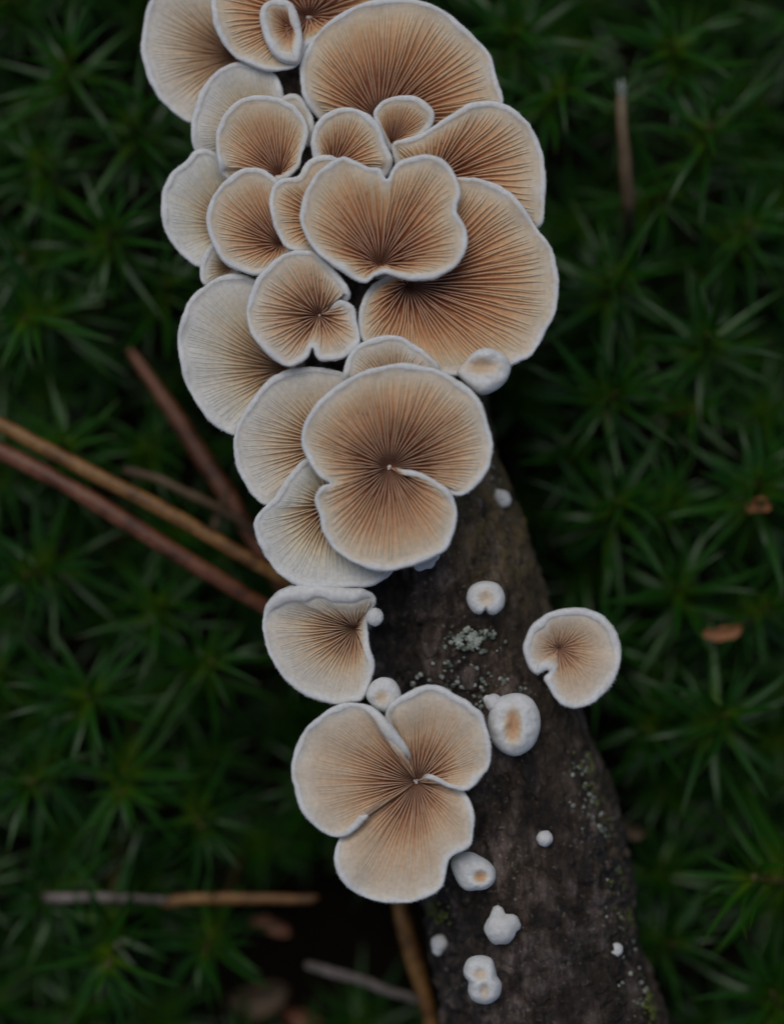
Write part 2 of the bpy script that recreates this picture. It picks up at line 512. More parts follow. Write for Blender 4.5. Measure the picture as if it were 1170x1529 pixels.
def cap_surface(spec):
    """outline (px) -> arrays describing the cap in mm"""
    pts = np.array(spec['out'], float)
    zr, zc = spec['zr'], spec['zc']
    cx, cy = P(spec['c'][0], spec['c'][1], zc)
    sp = spline(pts, True, 16)
    z = zr + sp[:, 2]
    ex, ey = P(sp[:, 0], sp[:, 1], z)
    E = np.stack([ex, ey, z, sp[:, 3]], 1)
    seg = np.linalg.norm(np.diff(np.vstack([E, E[:1]])[:, :2], axis=0), axis=1)
    cum = np.concatenate([[0], np.cumsum(seg)])
    L = cum[-1]
    M = int(np.clip(L / 0.26, 48, 320))
    s = np.linspace(0, L, M, endpoint=False)
    Ec = np.vstack([E, E[:1]])
    E = np.stack([np.interp(s, cum, Ec[:, k]) for k in range(4)], 1)
    seed = spec['seed']
    nz = vnoise(np.stack([E[:, 0] / 1.3, E[:, 1] / 1.3, np.full(M, seed)], 1), seed) + 0.5 * vnoise(np.stack([E[:, 0] / 0.5, E[:, 1] / 0.5, np.full(M, seed)], 1), seed + 3)
    tan = np.roll(E[:, :2], -2, 0) - np.roll(E[:, :2], 2, 0)
    tan /= np.linalg.norm(tan, axis=1)[:, None] + 1e-9
    area = 0.5 * np.sum(E[:, 0] * np.roll(E[:, 1], -1) - np.roll(E[:, 0], -1) * E[:, 1])
    nin = np.stack([-tan[:, 1], tan[:, 0]], 1) * (1 if area > 0 else -1)
    Rm = L / (2 * math.pi)
    E[:, :2] -= nin * (nz * 0.010 * min(Rm, 8))[:, None]
    wv = vnoise(np.stack([E[:, 0] / 4.0, E[:, 1] / 4.0, np.full(M, seed + 0.5)], 1), seed + 7)
    E[:, 2] += 0.05 * min(Rm, 9) * wv
    rb = spec['rb'] * E[:, 3] * (1 + 0.45 * vnoise(np.stack([E[:, 0] / 2.2, E[:, 1] / 2.2, np.full(M, seed + 0.3)], 1), seed + 9))
    Ein = E[:, :3].copy()
    Ein[:, :2] += nin * (2 * rb)[:, None]
    Cn = np.array([cx, cy, zc])
    # keep the inner curve from passing the centre where the margin runs close to it
    d = Ein[:, :2] - Cn[:2]
    return dict(E=E[:, :3], Ein=Ein, nin=nin, rb=rb, C=Cn, M=M, L=L, Rm=Rm, ccw=area > 0)

def surf(sf, spec, u, t):
    """point on the gill-side flesh: u index along the margin, t 0 centre .. 1 margin"""
    M = sf['M']
    u = np.mod(u, M)
    i = np.floor(u).astype(int) % M
    f = (u - np.floor(u))[..., None]
    En = sf['Ein'][i] * (1 - f) + sf['Ein'][(i + 1) % M] * f
    Cn = sf['C']
    d = En - Cn
    L = np.linalg.norm(d[..., :2], axis=-1, keepdims=True) + 1e-9
    mw = (sf['Ein'][:, :2] - Cn[:2])
    main = mw.mean(0); main = main / (np.linalg.norm(main) + 1e-9)
    fan = spec.get('fan', 0.0)
    dirc = (1 - fan) * d[..., :2] / L + fan * main
    ctrl = Cn[:2] + 0.5 * L * dirc
    tt = t[..., None]
    xy = (1 - tt) ** 2 * Cn[:2] + 2 * tt * (1 - tt) * ctrl + tt ** 2 * En[..., :2]
    p = spec.get('p', 1.7)
    z = Cn[2] + (En[..., 2] - Cn[2]) * (1 - (1 - t) ** p)
    und = vnoise(np.stack([xy[..., 0].ravel() / 3.1, xy[..., 1].ravel() / 3.1, np.full(xy[..., 0].size, spec['seed'] * 1.7)], 1), spec['seed'] + 21).reshape(t.shape)
    z = z + und * 0.035 * min(sf['Rm'], 8) * t
    return np.concatenate([xy, z[..., None]], -1)

def rad_of(t, sf):
    return t * 0.92

def mushroom(spec):
    sf = cap_surface(spec)
    M, Cn = sf['M'], sf['C']
    a, r, dd, lz = log_at(Cn[0], Cn[1])
    dirv = Cn - a
    dl = np.linalg.norm(dirv)
    hd = dirv[:2] / (np.linalg.norm(dirv[:2]) + 1e-9)
    if dd < 0.86 * r:
        foot = np.array([Cn[0], Cn[1], lz - 0.8])
    else:
        foot = np.array([a[0] + hd[0] * (r - 0.6) * 0.94, a[1] + hd[1] * (r - 0.6) * 0.94, LOG_Z + r * 0.30])
    root = empty(spec.get('name', 'bracket_mushroom'), foot)
    tag(root, spec['label'], 'mushroom', 'pale gilled mushrooms on the branch')
    thick = spec.get('thick', 0.055 * sf['Rm'] + 0.35)
    # ---- cap: gill-side flesh, rolled margin, outer skin
    nr = 18 if sf['Rm'] > 4 else 12
    ts = np.linspace(0.03, 1.0, nr)
    U, T = np.meshgrid(np.arange(M), ts)
    inner = surf(sf, spec, U.astype(float), T)
    rings = [inner]
    rads = [rad_of(T, sf)]
    Ein, E, nin, rb = inner[-1], sf['E'], sf['nin'], sf['rb']
    for ph in np.linspace(0.15, 1.5, 11) * math.pi:
        off = rb * (1 + math.cos(ph))
        q = np.empty((M, 3))
        q[:, :2] = E[:, :2] + nin * off[:, None]
        q[:, 2] = Ein[:, 2] + rb * (np.clip(0.34 * sf['rb'] / 0.36, 0.3, 0.75) * math.sin(ph) if ph < math.pi else 0) - rb * 1.1 * max(0.0, -math.cos(ph)) ** 7 * (1 if ph < math.pi else 0) - (rb * 1.1 + rb * 0.5 * (-math.sin(ph)) if ph >= math.pi else 0)
        q += (vnoise(q / 0.33, spec['seed'] + 5) * 0.10 * rb)[:, None] * np.array([0.4, 0.4, 1.0])
        rings.append(q[None])
        rads.append(np.full((1, M), 0.93 + 0.07 * min(1, ph / 1.7)))
    tb = np.linspace(0.93, 0.04, 9)
    U2, T2 = np.meshgrid(np.arange(M), tb)
    back = surf(sf, spec, U2.astype(float), T2)
    back[..., 2] -= thick * (0.75 + 0.5 * (1 - T2))
    rings.append(back)
    rads.append(np.full(T2.shape, 0.99))
    V = np.concatenate([x.reshape(-1, M, 3) for x in rings])
    RD = np.concatenate([x.reshape(-1, M) for x in rads])
    k = len(V)
    verts = np.concatenate([V.reshape(-1, 3), [Cn], [Cn - [0, 0, thick * 1.3]]])
    rd = np.concatenate([RD.ravel(), [0.0, 0.99]])
    quads = grid_quads(k, M)
    j = np.arange(M); j2 = (j + 1) % M
    tris = np.concatenate([np.stack([np.full(M, k * M), j2, j], 1), np.stack([np.full(M, k * M + 1), (k - 1) * M + j, (k - 1) * M + j2], 1)])
    if not sf['ccw']:
        quads = quads[:, ::-1]; tris = tris[:, ::-1]
    quads = quads[:, ::-1]; tris = tris[:, ::-1]
    cap = link('cap', mesh_np('cap', verts - foot, quads, tris, {'rad': rd}), M_FLESH, root)
    cap.color = (spec.get('pale', 0.3), 0, 0, 1)
    # ---- gills
    d = Ein[:, :2] - Cn[:2]
    dE = np.roll(Ein[:, :2], -1, 0) - Ein[:, :2]
    w = np.abs(d[:, 0] * dE[:, 1] - d[:, 1] * dE[:, 0]) / (np.linalg.norm(d, axis=1) + 1e-6)
    cum = np.concatenate([[0], np.cumsum(w)])
    tot = cum[-1]
    spc = spec.get('spc', 0.74) * min(1.0, 0.62 + sf['Rm'] / 24)
    N1 = max(11, int(tot * 0.40 / spc))
    rs = np.random.default_rng(spec['seed'])
    gl = []
    tend = spec.get('tend', 0.95)
    for i in range(N1):
        gl.append((i + rs.uniform(-0.16, 0.16), 0.045, tend, 1.0))
        gl.append((i + 0.5 + rs.uniform(-0.12, 0.12), rs.uniform(0.20, 0.42), tend, 0.92))
        if rs.random() < 0.6:
            gl.append((i + 0.25 + rs.uniform(-0.05, 0.05), rs.uniform(0.48, 0.72), tend, 0.66))
        if rs.random() < 0.6:
            gl.append((i + 0.75 + rs.uniform(-0.05, 0.05), rs.uniform(0.48, 0.72), tend, 0.66))
    gl = np.array(gl)
    ng, ns = len(gl), 15
    s = np.linspace(0, 1, ns)
    t = gl[:, 1:2] + (gl[:, 2:3] - gl[:, 1:2]) * s[None, :]
    wob = 0.6 * spec.get('wob', 0.22)
    ph1 = rs.uniform(0, 6.28, (ng, 1)); ph2 = rs.uniform(0, 6.28, (ng, 1))
    # neighbours share a slow wave, each gill has a small wander of its own
    slow = vnoise(np.stack([np.repeat(gl[:, 0], ns) * 0.35, t.ravel() * 4.0, np.full(ng * ns, spec['seed'] * 0.9)], 1), spec['seed'] + 2).reshape(ng, ns)
    off = wob * (0.9 * slow + 0.35 * np.sin(t * 11 + ph1) + 0.2 * np.sin(t * 23 + ph2)) * (0.35 + 0.65 * s[None, :]) * (1 - 0.5 * t)
    pos = np.interp(np.mod((gl[:, 0:1] + off) / N1, 1.0) * tot, cum, np.arange(M + 1))
    ctr = surf(sf, spec, pos, t)
    # sideways direction: across the radial run
    rdv = np.gradient(ctr, axis=1)
    sd = np.stack([-rdv[..., 1], rdv[..., 0], np.zeros_like(t)], -1)
    sd /= np.linalg.norm(sd, axis=-1, keepdims=True) + 1e-9
    Rr = np.linalg.norm(ctr[..., :2] - Cn[:2], axis=-1)
    local = tot * t / N1 / np.interp(t, [0, 0.25, 0.4, 0.55, 0.75, 1], [1, 1, 2, 2, 3.2, 3.2])
    hw = np.clip(local * 0.25, 0.045, 0.115) * spec.get('gw', 1.0)
    ends = np.clip(s / 0.12, 0, 1) ** 0.7 * np.clip((1 - s) / 0.10, 0, 1) ** 0.7
    ends = ends[None, :]
    H = spec.get('gh', 0.145) * min(sf['Rm'], 11) + 0.12
    lr = sf['Rm']
    h = H * np.clip(t / 0.14, 0.25, 1) ** 0.8 * np.clip(1 - (t / spec.get('reach', 1.0)) ** 1.0, 0.03, 1) * gl[:, 3:4] * (0.2 + 0.8 * ends)
    h = h * (1 + 0.14 * slow)
    hw = hw * (0.35 + 0.65 * ends)
    z = np.array([0, 0, 1.0])
    prof = [(-1.15, -0.08), (-0.85, 0.70), (0.0, 1.0), (0.85, 0.70), (1.15, -0.08)]
    lay = [ctr + sd * (a_ * hw)[..., None] + z * ((b_ * h) if b_ > 0 else (b_ * np.ones_like(h)))[..., None] for a_, b_ in prof]
    GV = np.stack(lay, 2)                                   # ng, ns, 5, 3
    npf = len(prof)
    f = []
    base = (np.arange(ng) * ns * npf)[:, None, None]
    si = (np.arange(ns - 1) * npf)[None, :, None]
    ci = np.arange(npf - 1)[None, None, :]
    q0 = base + si + ci
    GQ = np.stack([q0, q0 + npf, q0 + npf + 1, q0 + 1], -1).reshape(-1, 4)
    grd = np.repeat(rad_of(t, sf)[..., None], npf, 2)
    gme = mesh_np('gills', GV.reshape(-1, 3) - foot, GQ, None, {'rad': grd.ravel()})
    go = link('gills', gme, M_GILL, cap)
    go['kind'] = 'stuff'
    go.color = cap.color
    # ---- short stem down to the bark
    top = Cn + np.array([0, 0, spec.get('hub', -0.15)])
    path = np.array([top, Cn - [0, 0, thick], Cn * 0.55 + foot * 0.45 - [0, 0, 0.2], foot])
    path = spline(path, closed=False, per=5)
    rr = np.linspace(0, 1, len(path))
    rad0 = spec.get('hubr', 0.35)
    rads_ = rad0 + (0.10 * sf['Rm'] + 0.25 - rad0) * np.clip(rr * 2.2, 0, 1)
    v, q, tr = tube(path, rads_, 14)
    v = v + (vnoise(v / 0.4, spec['seed']) * 0.06)[:, None]
    link('stem', mesh_np('stem', v - foot, q, tr), M_WHITE, root)
    # ---- downy margin
    per = sf['L']
    nh = int(per * spec.get('fuzz', 26))
    uh = rs.uniform(0, M, nh)
    i0 = np.floor(uh).astype(int) % M
    phi = rs.uniform(0.35, 1.15, nh) * math.pi
    rbh = rb[i0]
    Eb = E[i0]; nb = nin[i0]
    tanv = np.stack([nb[:, 1], -nb[:, 0]], 1)
    Eb = Eb + np.concatenate([tanv * rs.uniform(-0.13, 0.13, (nh, 1)), np.zeros((nh, 1))], 1)
    root_p = np.empty((nh, 3))
    root_p[:, :2] = Eb[:, :2] + nb * (rbh * (1 + np.cos(phi)))[:, None]
    root_p[:, 2] = Ein[i0, 2] + rbh * 0.0
    dirh = np.concatenate([nb * np.cos(phi)[:, None], np.sin(phi)[:, None]], 1) + rs.normal(0, 0.45, (nh, 3))
    dirh /= np.linalg.norm(dirh, axis=1)[:, None]
    ln = rs.uniform(0.10, 0.24, nh) * min(1.0, 0.5 + sf['Rm'] / 12)
    sdh = np.cross(dirh, rs.normal(0, 1, (nh, 3))); sdh /= np.linalg.norm(sdh, axis=1)[:, None]
    FV = np.stack([root_p - dirh * 0.04 + sdh * 0.016, root_p - dirh * 0.04 - sdh * 0.016, root_p + dirh * ln[:, None]], 1).reshape(-1, 3)
    fz = link('margin_down', mesh_np('margin_down', FV - foot, None, np.arange(nh * 3).reshape(-1, 3)), M_WHITE, cap)
    fz['kind'] = 'stuff'
    return root

def button(spec):
    """a young cap still closed: a downy white dome with one or more tan dimples"""
    pts = np.array(spec['out'], float)
    zc = spec['zc']
    sp_ = spline(pts, True, 16)
    cx, cy = P(spec['c'][0], spec['c'][1], zc)
    a, r, dd, lz = log_at(cx, cy)
    ex, ey = P(sp_[:, 0], sp_[:, 1], zc)
    E = np.stack([ex, ey], 1)
    n0 = 72
    seg = np.linalg.norm(np.diff(np.vstack([E, E[:1]]), axis=0), axis=1)
    cum = np.concatenate([[0], np.cumsum(seg)])
    ss = np.linspace(0, cum[-1], n0, endpoint=False)
    Ec = np.vstack([E, E[:1]])
    E = np.stack([np.interp(ss, cum, Ec[:, k]) for k in range(2)], 1)
    Rm = cum[-1] / (2 * math.pi)
    hd = np.array([cx, cy]) - a[:2]; hd = hd / (np.linalg.norm(hd) + 1e-9)
    if dd < 0.86 * r:
        foot = np.array([cx, cy, lz - 0.5])
    else:
        foot = np.array([a[0] + hd[0] * (r - 0.6) * 0.94, a[1] + hd[1] * (r - 0.6) * 0.94, LOG_Z + r * 0.30])
    root = empty('mushroom_button', foot)
    tag(root, spec['label'], 'mushroom', 'pale gilled mushrooms on the branch')
    spots = []
    for (sx, sy, srx, sry) in spec['spots']:
        x, y = P(sx, sy, zc)
        spots.append((x, y, srx * S, sry * S))
    H = spec.get('h', 0.75) * Rm
    seed = spec['seed']
    def point(t, below):
        xy = np.array([cx, cy]) + (E - [cx, cy]) * t
        dome = math.sqrt(max(0.0, 1 - t ** 2.4))
        nz_ = vnoise(np.stack([xy[:, 0] / 0.9, xy[:, 1] / 0.9, np.full(n0, seed)], 1), seed) * 0.07 * Rm + vnoise(np.stack([xy[:, 0] / 0.3, xy[:, 1] / 0.3, np.full(n0, seed)], 1), seed + 1) * 0.02 * Rm
        q = np.full(n0, 9.0)
        for x, y, rx, ry in spots:
            q = np.minimum(q, np.hypot((xy[:, 0] - x) / rx, (xy[:, 1] - y) / ry))
        if below:
            z = np.full(n0, zc - 0.55 * H * dome)
        else:
            z = zc + H * dome + nz_ * (1 - t ** 6) - spec.get('dip', 0.42) * H * np.exp(-(q / 1.15) ** 2)
        rd = 1.0 - (1 - spec.get('tan', 0.42)) * np.exp(-(q / 0.95) ** 3) if not below else np.full(n0, 1.0)
        return np.concatenate([xy, z[:, None]], 1), rd
    rows, rds = [], []
    for t in list(np.linspace(0.04, 0.9, 16)) + [0.95, 0.98, 1.0]:
        v_, d_ = point(t, False); rows.append(v_); rds.append(d_)
    for t in (0.97, 0.9, 0.7, 0.4, 0.1):
        v_, d_ = point(t, True); rows.append(v_); rds.append(d_)
    k = len(rows)
    V = np.concatenate(rows + [rows[0].mean(0)[None], rows[-1].mean(0)[None]])
    RD = np.concatenate(rds + [[rds[0].mean()], [1.0]])
    j = np.arange(n0); j2 = (j + 1) % n0
    quads = grid_quads(k, n0)
    tris = np.concatenate([np.stack([np.full(n0, k * n0), j2, j], 1), np.stack([np.full(n0, k * n0 + 1), (k - 1) * n0 + j, (k - 1) * n0 + j2], 1)])
    area = np.sum(E[:, 0] * np.roll(E[:, 1], -1) - np.roll(E[:, 0], -1) * E[:, 1])
    if area > 0:
        quads, tris = quads[:, ::-1], tris[:, ::-1]
    o = link('cap', mesh_np('cap', V - foot, quads, tris, {'rad': RD}), M_FLESH, root)
    o.color = (spec.get('pale', 0.5), 0, 0, 1)
    c0 = np.array([cx, cy, zc])
    pv, pq, pt = tube(spline(np.array([c0, c0 * 0.5 + foot * 0.5, foot]), False, 5), np.linspace(0.45 * Rm, (0.5 if dd < 0.86 * r else 0.24) * Rm, 11), 12)
    link('stem', mesh_np('stem', pv - foot, pq, pt), M_WHITE, root)
    rs = np.random.default_rng(seed)
    nh = int(cum[-1] * 40)
    vv = np.concatenate(rows[10:19]); pick = rs.integers(0, len(vv), nh)
    p0 = vv[pick] + rs.normal(0, 0.06, (nh, 3)) * [1, 1, 0.3]
    dr = p0 - c0; dr = dr / (np.linalg.norm(dr, axis=1)[:, None] + 1e-9) + rs.normal(0, 0.4, (nh, 3)); dr /= np.linalg.norm(dr, axis=1)[:, None]
    sd = np.cross(dr, rs.normal(0, 1, (nh, 3))); sd /= np.linalg.norm(sd, axis=1)[:, None]
    FV = np.stack([p0 + sd * 0.014, p0 - sd * 0.014, p0 + dr * rs.uniform(0.08, 0.18, (nh, 1))], 1).reshape(-1, 3)
    fz = link('margin_down', mesh_np('margin_down', FV - foot, None, np.arange(nh * 3).reshape(-1, 3)), M_WHITE, o)
    fz['kind'] = 'stuff'
    return root

MUSH = []
def cap(reg, out, creg, c, zr, zc, label, **kw):
    x0, y0, s = REG[creg]
    spec = dict(out=R_(reg, out) if reg is not None else out, c=(x0 + c[0] / s, y0 + c[1] / s), zr=zr, zc=zc, label=label, rb=kw.pop('rb', 0.36), seed=len(MUSH) * 13 + 5)
    spec.update(kw)
    MUSH.append(spec)

# far end of the branch -------------------------------------------------
cap(0, [(222, 4), (213, 38), (210, 72), (216, 104), (230, 136), (252, 162), (283, 183), (318, 186, -1), (352, 160, -2), (374, 110, -3), (370, 60, -2.5), (348, 12, -1.5), (318, -16, -.6), (280, -26), (246, -18)],
    0, (357, 84), 36.2, 31.5, 'shell-shaped pale mushroom tucked behind the round cap of the curled ear mushroom', pale=0.65, reach=0.85, fan=0.12)
cap(0, [(330, -40), (316, -12), (315, 14), (319, 38), (330, 60), (352, 86), (382, 101), (415, 107), (444, 98), (460, 70, -.5), (500, 52, -1.5), (560, 30, -2), (575, -8, -1.5), (545, -50), (490, -66), (430, -66), (370, -60)],
    0, (461, 26), 38.3, 35.3, 'broad tan mushroom with brown gills meeting at a white knot behind the curled ear mushroom', pale=0.0, hub=0.15, hubr=0.5, fan=0.0)
cap(1, [(640, 90), (655, 25), (715, -6), (790, 6), (832, 80), (852, 190), (838, 295), (792, 310), (722, 282), (668, 200)],
    1, (795, 145), 41.0, 37.6, 'small ear-shaped mushroom with a curled oval rim', pale=0.1, rb=0.55, gh=0.07)
cap(0, [(447, 112), (450, 86), (468, 55), (498, 26), (538, 6), (580, -4), (622, 0), (668, 18), (708, 54), (733, 84), (741, 112), (749, 138), (748, 160), (725, 190, -.8), (680, 216, -2), (620, 222, -3), (560, 214, -3), (500, 198, -2.2), (468, 170, -.8), (453, 146)],
    0, (566, 182), 39.6, 36.0, 'large broad fan mushroom with long straight gills and a small round cap over its base', pale=0.02, fan=0.06)
cap(0, [(285, 196), (289, 162), (301, 130), (326, 104), (360, 91), (394, 97), (414, 114), (424, 140), (424, 176, -1), (410, 220, -3), (370, 240, -3.2), (320, 244, -2), (291, 226, -.6)],
    0, (392, 205), 38.6, 34.6, 'smooth cream mushroom half hidden behind a darker round cap with deep brown gills', pale=0.9, reach=0.75)
cap(0, [(420, 150), (436, 139), (452, 146), (466, 170), (470, 196), (462, 218, -1), (446, 214, -1.5), (430, 190, -1)],
    0, (450, 205), 38.4, 36.2, 'narrow sliver of cream mushroom squeezed between two bigger caps', pale=0.5)
cap(1, [(430, 705), (435, 622), (470, 548), (530, 490), (602, 464), (682, 463), (762, 480), (832, 528), (870, 588), (880, 640), (868, 700), (846, 748), (836, 800), (800, 850, -.5), (742, 885, -1.2), (640, 890, -2), (540, 890, -2), (456, 852, -1), (436, 790)],
    1, (742, 852), 41.4, 38.0, 'round mushroom whose dark gills fan out from a point on its lower margin', pale=0.05, fan=0.1)
cap(0, [(557, 172), (563, 158), (577, 147), (598, 142), (620, 143), (639, 154), (649, 172), (640, 196, -.6), (610, 222, -1.6), (582, 226, -1.6), (567, 200, -.6)],
    0, (583, 214), 42.0, 38.6, 'little half-round mushroom sitting at the base of the large fan mushroom', pale=0.0, fan=0.15)
cap(0, [(584, 216, -.6), (606, 205), (632, 196), (660, 178), (688, 160), (712, 150), (745, 152), (772, 166), (796, 194), (810, 229), (815, 270), (813, 308), (808, 338, -.5), (780, 350, -2.2), (720, 350, -3.4), (660, 330, -3.8), (620, 300, -3), (592, 250, -1.6)],
    0, (640, 272), 42.3, 38.4, 'wide fan mushroom wedged between the large fan mushroom and the largest tan one', pale=0.05, fan=0.08)
cap(0, [(464, 222), (469, 188), (488, 167), (515, 160), (545, 167), (565, 184), (576, 212), (587, 242), (570, 268, -1.5), (520, 276, -2.4), (476, 254, -1.2)],
    0, (497, 252), 43.0, 39.0, 'small hood-shaped mushroom peeking out above the wavy-edged cap', pale=0.05, fan=0.12)
cap(1, [(332, 728), (280, 780), (205, 850), (167, 945), (164, 1050), (185, 1130), (232, 1200), (292, 1265), (352, 1296), (430, 1290, -1), (540, 1230, -2.6), (590, 1080, -3), (560, 900, -2.4), (470, 780, -1), (396, 722, -.2)],
    0, (352, 338), 38.2, 34.0, 'pale smooth-edged mushroom overhanging the moss behind the dark-gilled round caps', pale=1.0, reach=0.7)
cap(0, [(298, 404), (303, 380), (318, 364), (345, 368), (362, 392, -1), (352, 420, -1.5), (325, 432, -.8), (303, 424)],
    0, (345, 398), 38.6, 36.0, 'sliver of a small cream mushroom showing between two overlapping caps', pale=0.9)
cap(0, [(307, 327), (312, 304), (325, 282), (344, 262), (365, 251), (388, 251), (408, 262), (424, 284, -.2), (436, 318, -1), (440, 356, -1.6), (430, 388, -1.2), (404, 408, -.4), (377, 411), (354, 403), (335, 393), (321, 375), (312, 352)],
    0, (421, 366), 41.8, 38.2, 'rounded mushroom with a dark notch where its brown gills converge beside the narrow folded cap', pale=0.1, fan=0.1)
cap(0, [(402, 303), (407, 278), (421, 266), (444, 262), (457, 241), (479, 231), (500, 233), (530, 256, -1.6), (535, 330, -2.8), (505, 376, -2.2), (456, 378), (428, 370), (414, 350), (405, 326)],
    0, (487, 330), 43.4, 39.6, 'narrow folded mushroom half covered by the wavy-edged cap', pale=0.05)
cap(0, [(534, 484), (538, 452), (550, 430, -.6), (572, 413, -2.0), (600, 395, -3.4), (625, 350, -3), (645, 300, -2.0), (668, 270, -.6), (692, 264), (730, 270), (764, 289), (786, 316), (804, 344), (823, 370), (833, 406), (834, 438), (829, 466), (816, 493), (808, 512), (792, 531), (765, 547), (735, 556, -.3), (700, 562, -.6), (660, 560, -1), (610, 548, -1), (566, 536, -.8), (542, 512, -.2)],
    0, (609, 425), 43.6, 39.6, 'largest tan mushroom with crinkled gills and a small white button under its edge', pale=0.0, fan=0.0, wob=0.42)
cap(0, [(446, 323), (452, 294), (466, 267), (484, 248), (511, 233), (531, 240), (549, 249), (567, 251), (577, 267), (586, 250), (603, 237), (631, 230), (654, 233), (674, 250), (685, 273), (687, 294), (681, 315), (689, 328), (698, 347), (697, 370), (689, 388), (673, 404), (645, 417), (618, 419), (592, 414), (574, 409), (560, 413, -.2), (546, 423), (529, 418), (507, 404), (485, 388), (467, 371), (453, 348)],
    0, (567, 397), 46.4, 42.3, 'wavy-edged mushroom with lobed rim and dark gills gathered at its lower edge', pale=0.0, fan=0.16, wob=0.30, p=1.5)
cap(3, [(232, 282), (170, 340), (112, 448), (92, 560), (96, 660), (116, 760), (160, 862), (210, 948), (262, 1020), (330, 1068), (402, 1100), (500, 1090, -1), (620, 980, -2.2), (720, 820, -3.5), (740, 650, -4), (690, 450, -3.5), (600, 300, -2), (482, 228, -.6), (420, 214), (350, 217), (284, 248)],
    3, (690, 735), 40.2, 35.2, 'large pale shell mushroom, brown only near its hidden base, above the needles', pale=0.95, reach=0.72, fan=0.08)
cap(3, [(465, 420), (480, 330), (530, 230), (600, 152), (680, 102), (760, 86), (850, 100), (932, 170), (1002, 250), (1036, 312), (1030, 350, -.3), (990, 372, -1.2), (930, 400, -2.2), (905, 420, -2.4), (935, 385, -.6), (975, 356, .2), (1020, 366), (1060, 402), (1072, 480), (1090, 578), (1060, 632), (985, 680), (900, 696), (850, 672), (827, 618), (806, 668), (760, 702), (700, 718), (630, 692), (568, 640), (502, 562), (472, 492)],
    3, (868, 442), 44.8, 41.6, 'round mushroom with a pale hub, curled inner fold and nicked lower rim', pale=0.35, hub=0.12, hubr=0.45)
# middle --------------------------------------------------------------
cap(5, [(473, 178), (490, 112), (540, 60), (620, 28), (690, 30), (750, 60), (810, 108), (850, 156, -.5), (830, 230, -2), (680, 280, -3), (540, 250, -2), (486, 212, -.6)],
    5, (670, 225), 45.2, 42.0, 'smooth cream mushroom showing as a crescent behind the two-lobed mushroom', pale=0.6)
cap(4, [(608, 690), (640, 640), (696, 584), (760, 566), (832, 590), (872, 640), (874, 690), (838, 752), (772, 794), (716, 798), (650, 744)],
    4, (738, 658), 45.6, 44.1, 'small white cup-like button under the edge of the largest tan mushroom', pale=0.55, spots=[(718, 548, 26, 12)], dip=0.75, tan=0.62, h=0.7)
cap(5, [(46, 455), (60, 380), (108, 290), (180, 202), (260, 160), (350, 151), (430, 160), (486, 186, -.4), (540, 300, -2), (560, 460, -3.2), (500, 600, -2.8), (380, 690, -1.8), (230, 690, -.6), (160, 684), (120, 650), (88, 600), (60, 540)],
    5, (440, 450), 42.6, 38.6, 'cream mushroom overlapped by the two-lobed mushroom, its gills brown towards the overlap', pale=0.75, reach=0.8, fan=0.04)
cap(5, [(126, 772), (142, 722), (200, 660), (250, 590), (308, 518), (400, 500, -2), (520, 560, -3.4), (640, 700, -3.6), (700, 860, -2.6), (668, 946, -.8), (620, 984, -.2), (570, 1008), (500, 1006), (400, 1010), (300, 1000), (230, 960), (180, 902), (142, 832)],
    5, (430, 680), 43.8, 39.6, 'greyish cream mushroom hanging under the lower lobe of the two-lobed mushroom', pale=1.0, reach=0.78, fan=0.05)
cap(5, [(310, 440), (322, 370), (370, 290), (440, 226), (530, 176), (620, 146), (720, 135), (820, 154), (902, 190), (970, 240), (1012, 290), (1036, 370), (1055, 460), (1040, 540), (1000, 602), (945, 646), (900, 652, -.5), (850, 634, -1.2), (780, 606, -1.6), (715, 575, -2.0), (672, 548, -2.4), (718, 548, -.1), (770, 560, .5), (830, 592, .5), (886, 630, .3), (908, 668), (914, 730), (904, 800), (872, 860), (820, 894), (740, 925), (640, 945), (570, 935), (500, 902), (430, 850), (392, 790), (380, 732), (364, 680), (366, 642), (392, 612), (424, 602, -.3), (388, 582), (350, 540), (322, 490)],
    5, (652, 540), 47.2, 44.0, 'two-lobed mushroom with gills radiating from a white hub and a curled slit', pale=0.15, hub=0.15, hubr=0.42, spc=0.62)
# lower ---------------------------------------------------------------
cap(6, [(34, 235, 0, 1), (46, 170, .2, 1.2), (90, 110, .4, 1.9), (150, 76, .7, 2.3), (210, 64, 1.0, 2.6), (300, 70, 1.1, 2.6), (400, 80, 1.1, 2.4), (480, 86, .9, 2.0), (532, 108, .4, 1.2), (546, 150, -.2, 1), (526, 185, -1.2, .8), (506, 225, -1.4, .7), (508, 300, -.6, .8), (516, 352, 0, .9), (535, 412), (530, 472), (506, 540), (478, 590), (420, 600), (340, 605), (240, 575), (160, 520), (100, 450), (60, 370), (38, 290)],
    6, (452, 262), 42.8, 39.4, 'single cream mushroom with a thick inrolled white rim beside the bare bark', pale=0.7, spc=0.66, wob=0.4, tend=0.9, reach=0.72)
cap(6, [(500, 575), (508, 532), (532, 500), (572, 483), (620, 494), (650, 536), (656, 580), (632, 620), (590, 640), (540, 624)],
    6, (568, 572), 44.6, 43.2, 'small white button with a yellowish centre above the three-lobed mushroom', pale=0.7, spots=[(569, 1040, 10, 10)], dip=0.3, tan=0.6, h=0.7)
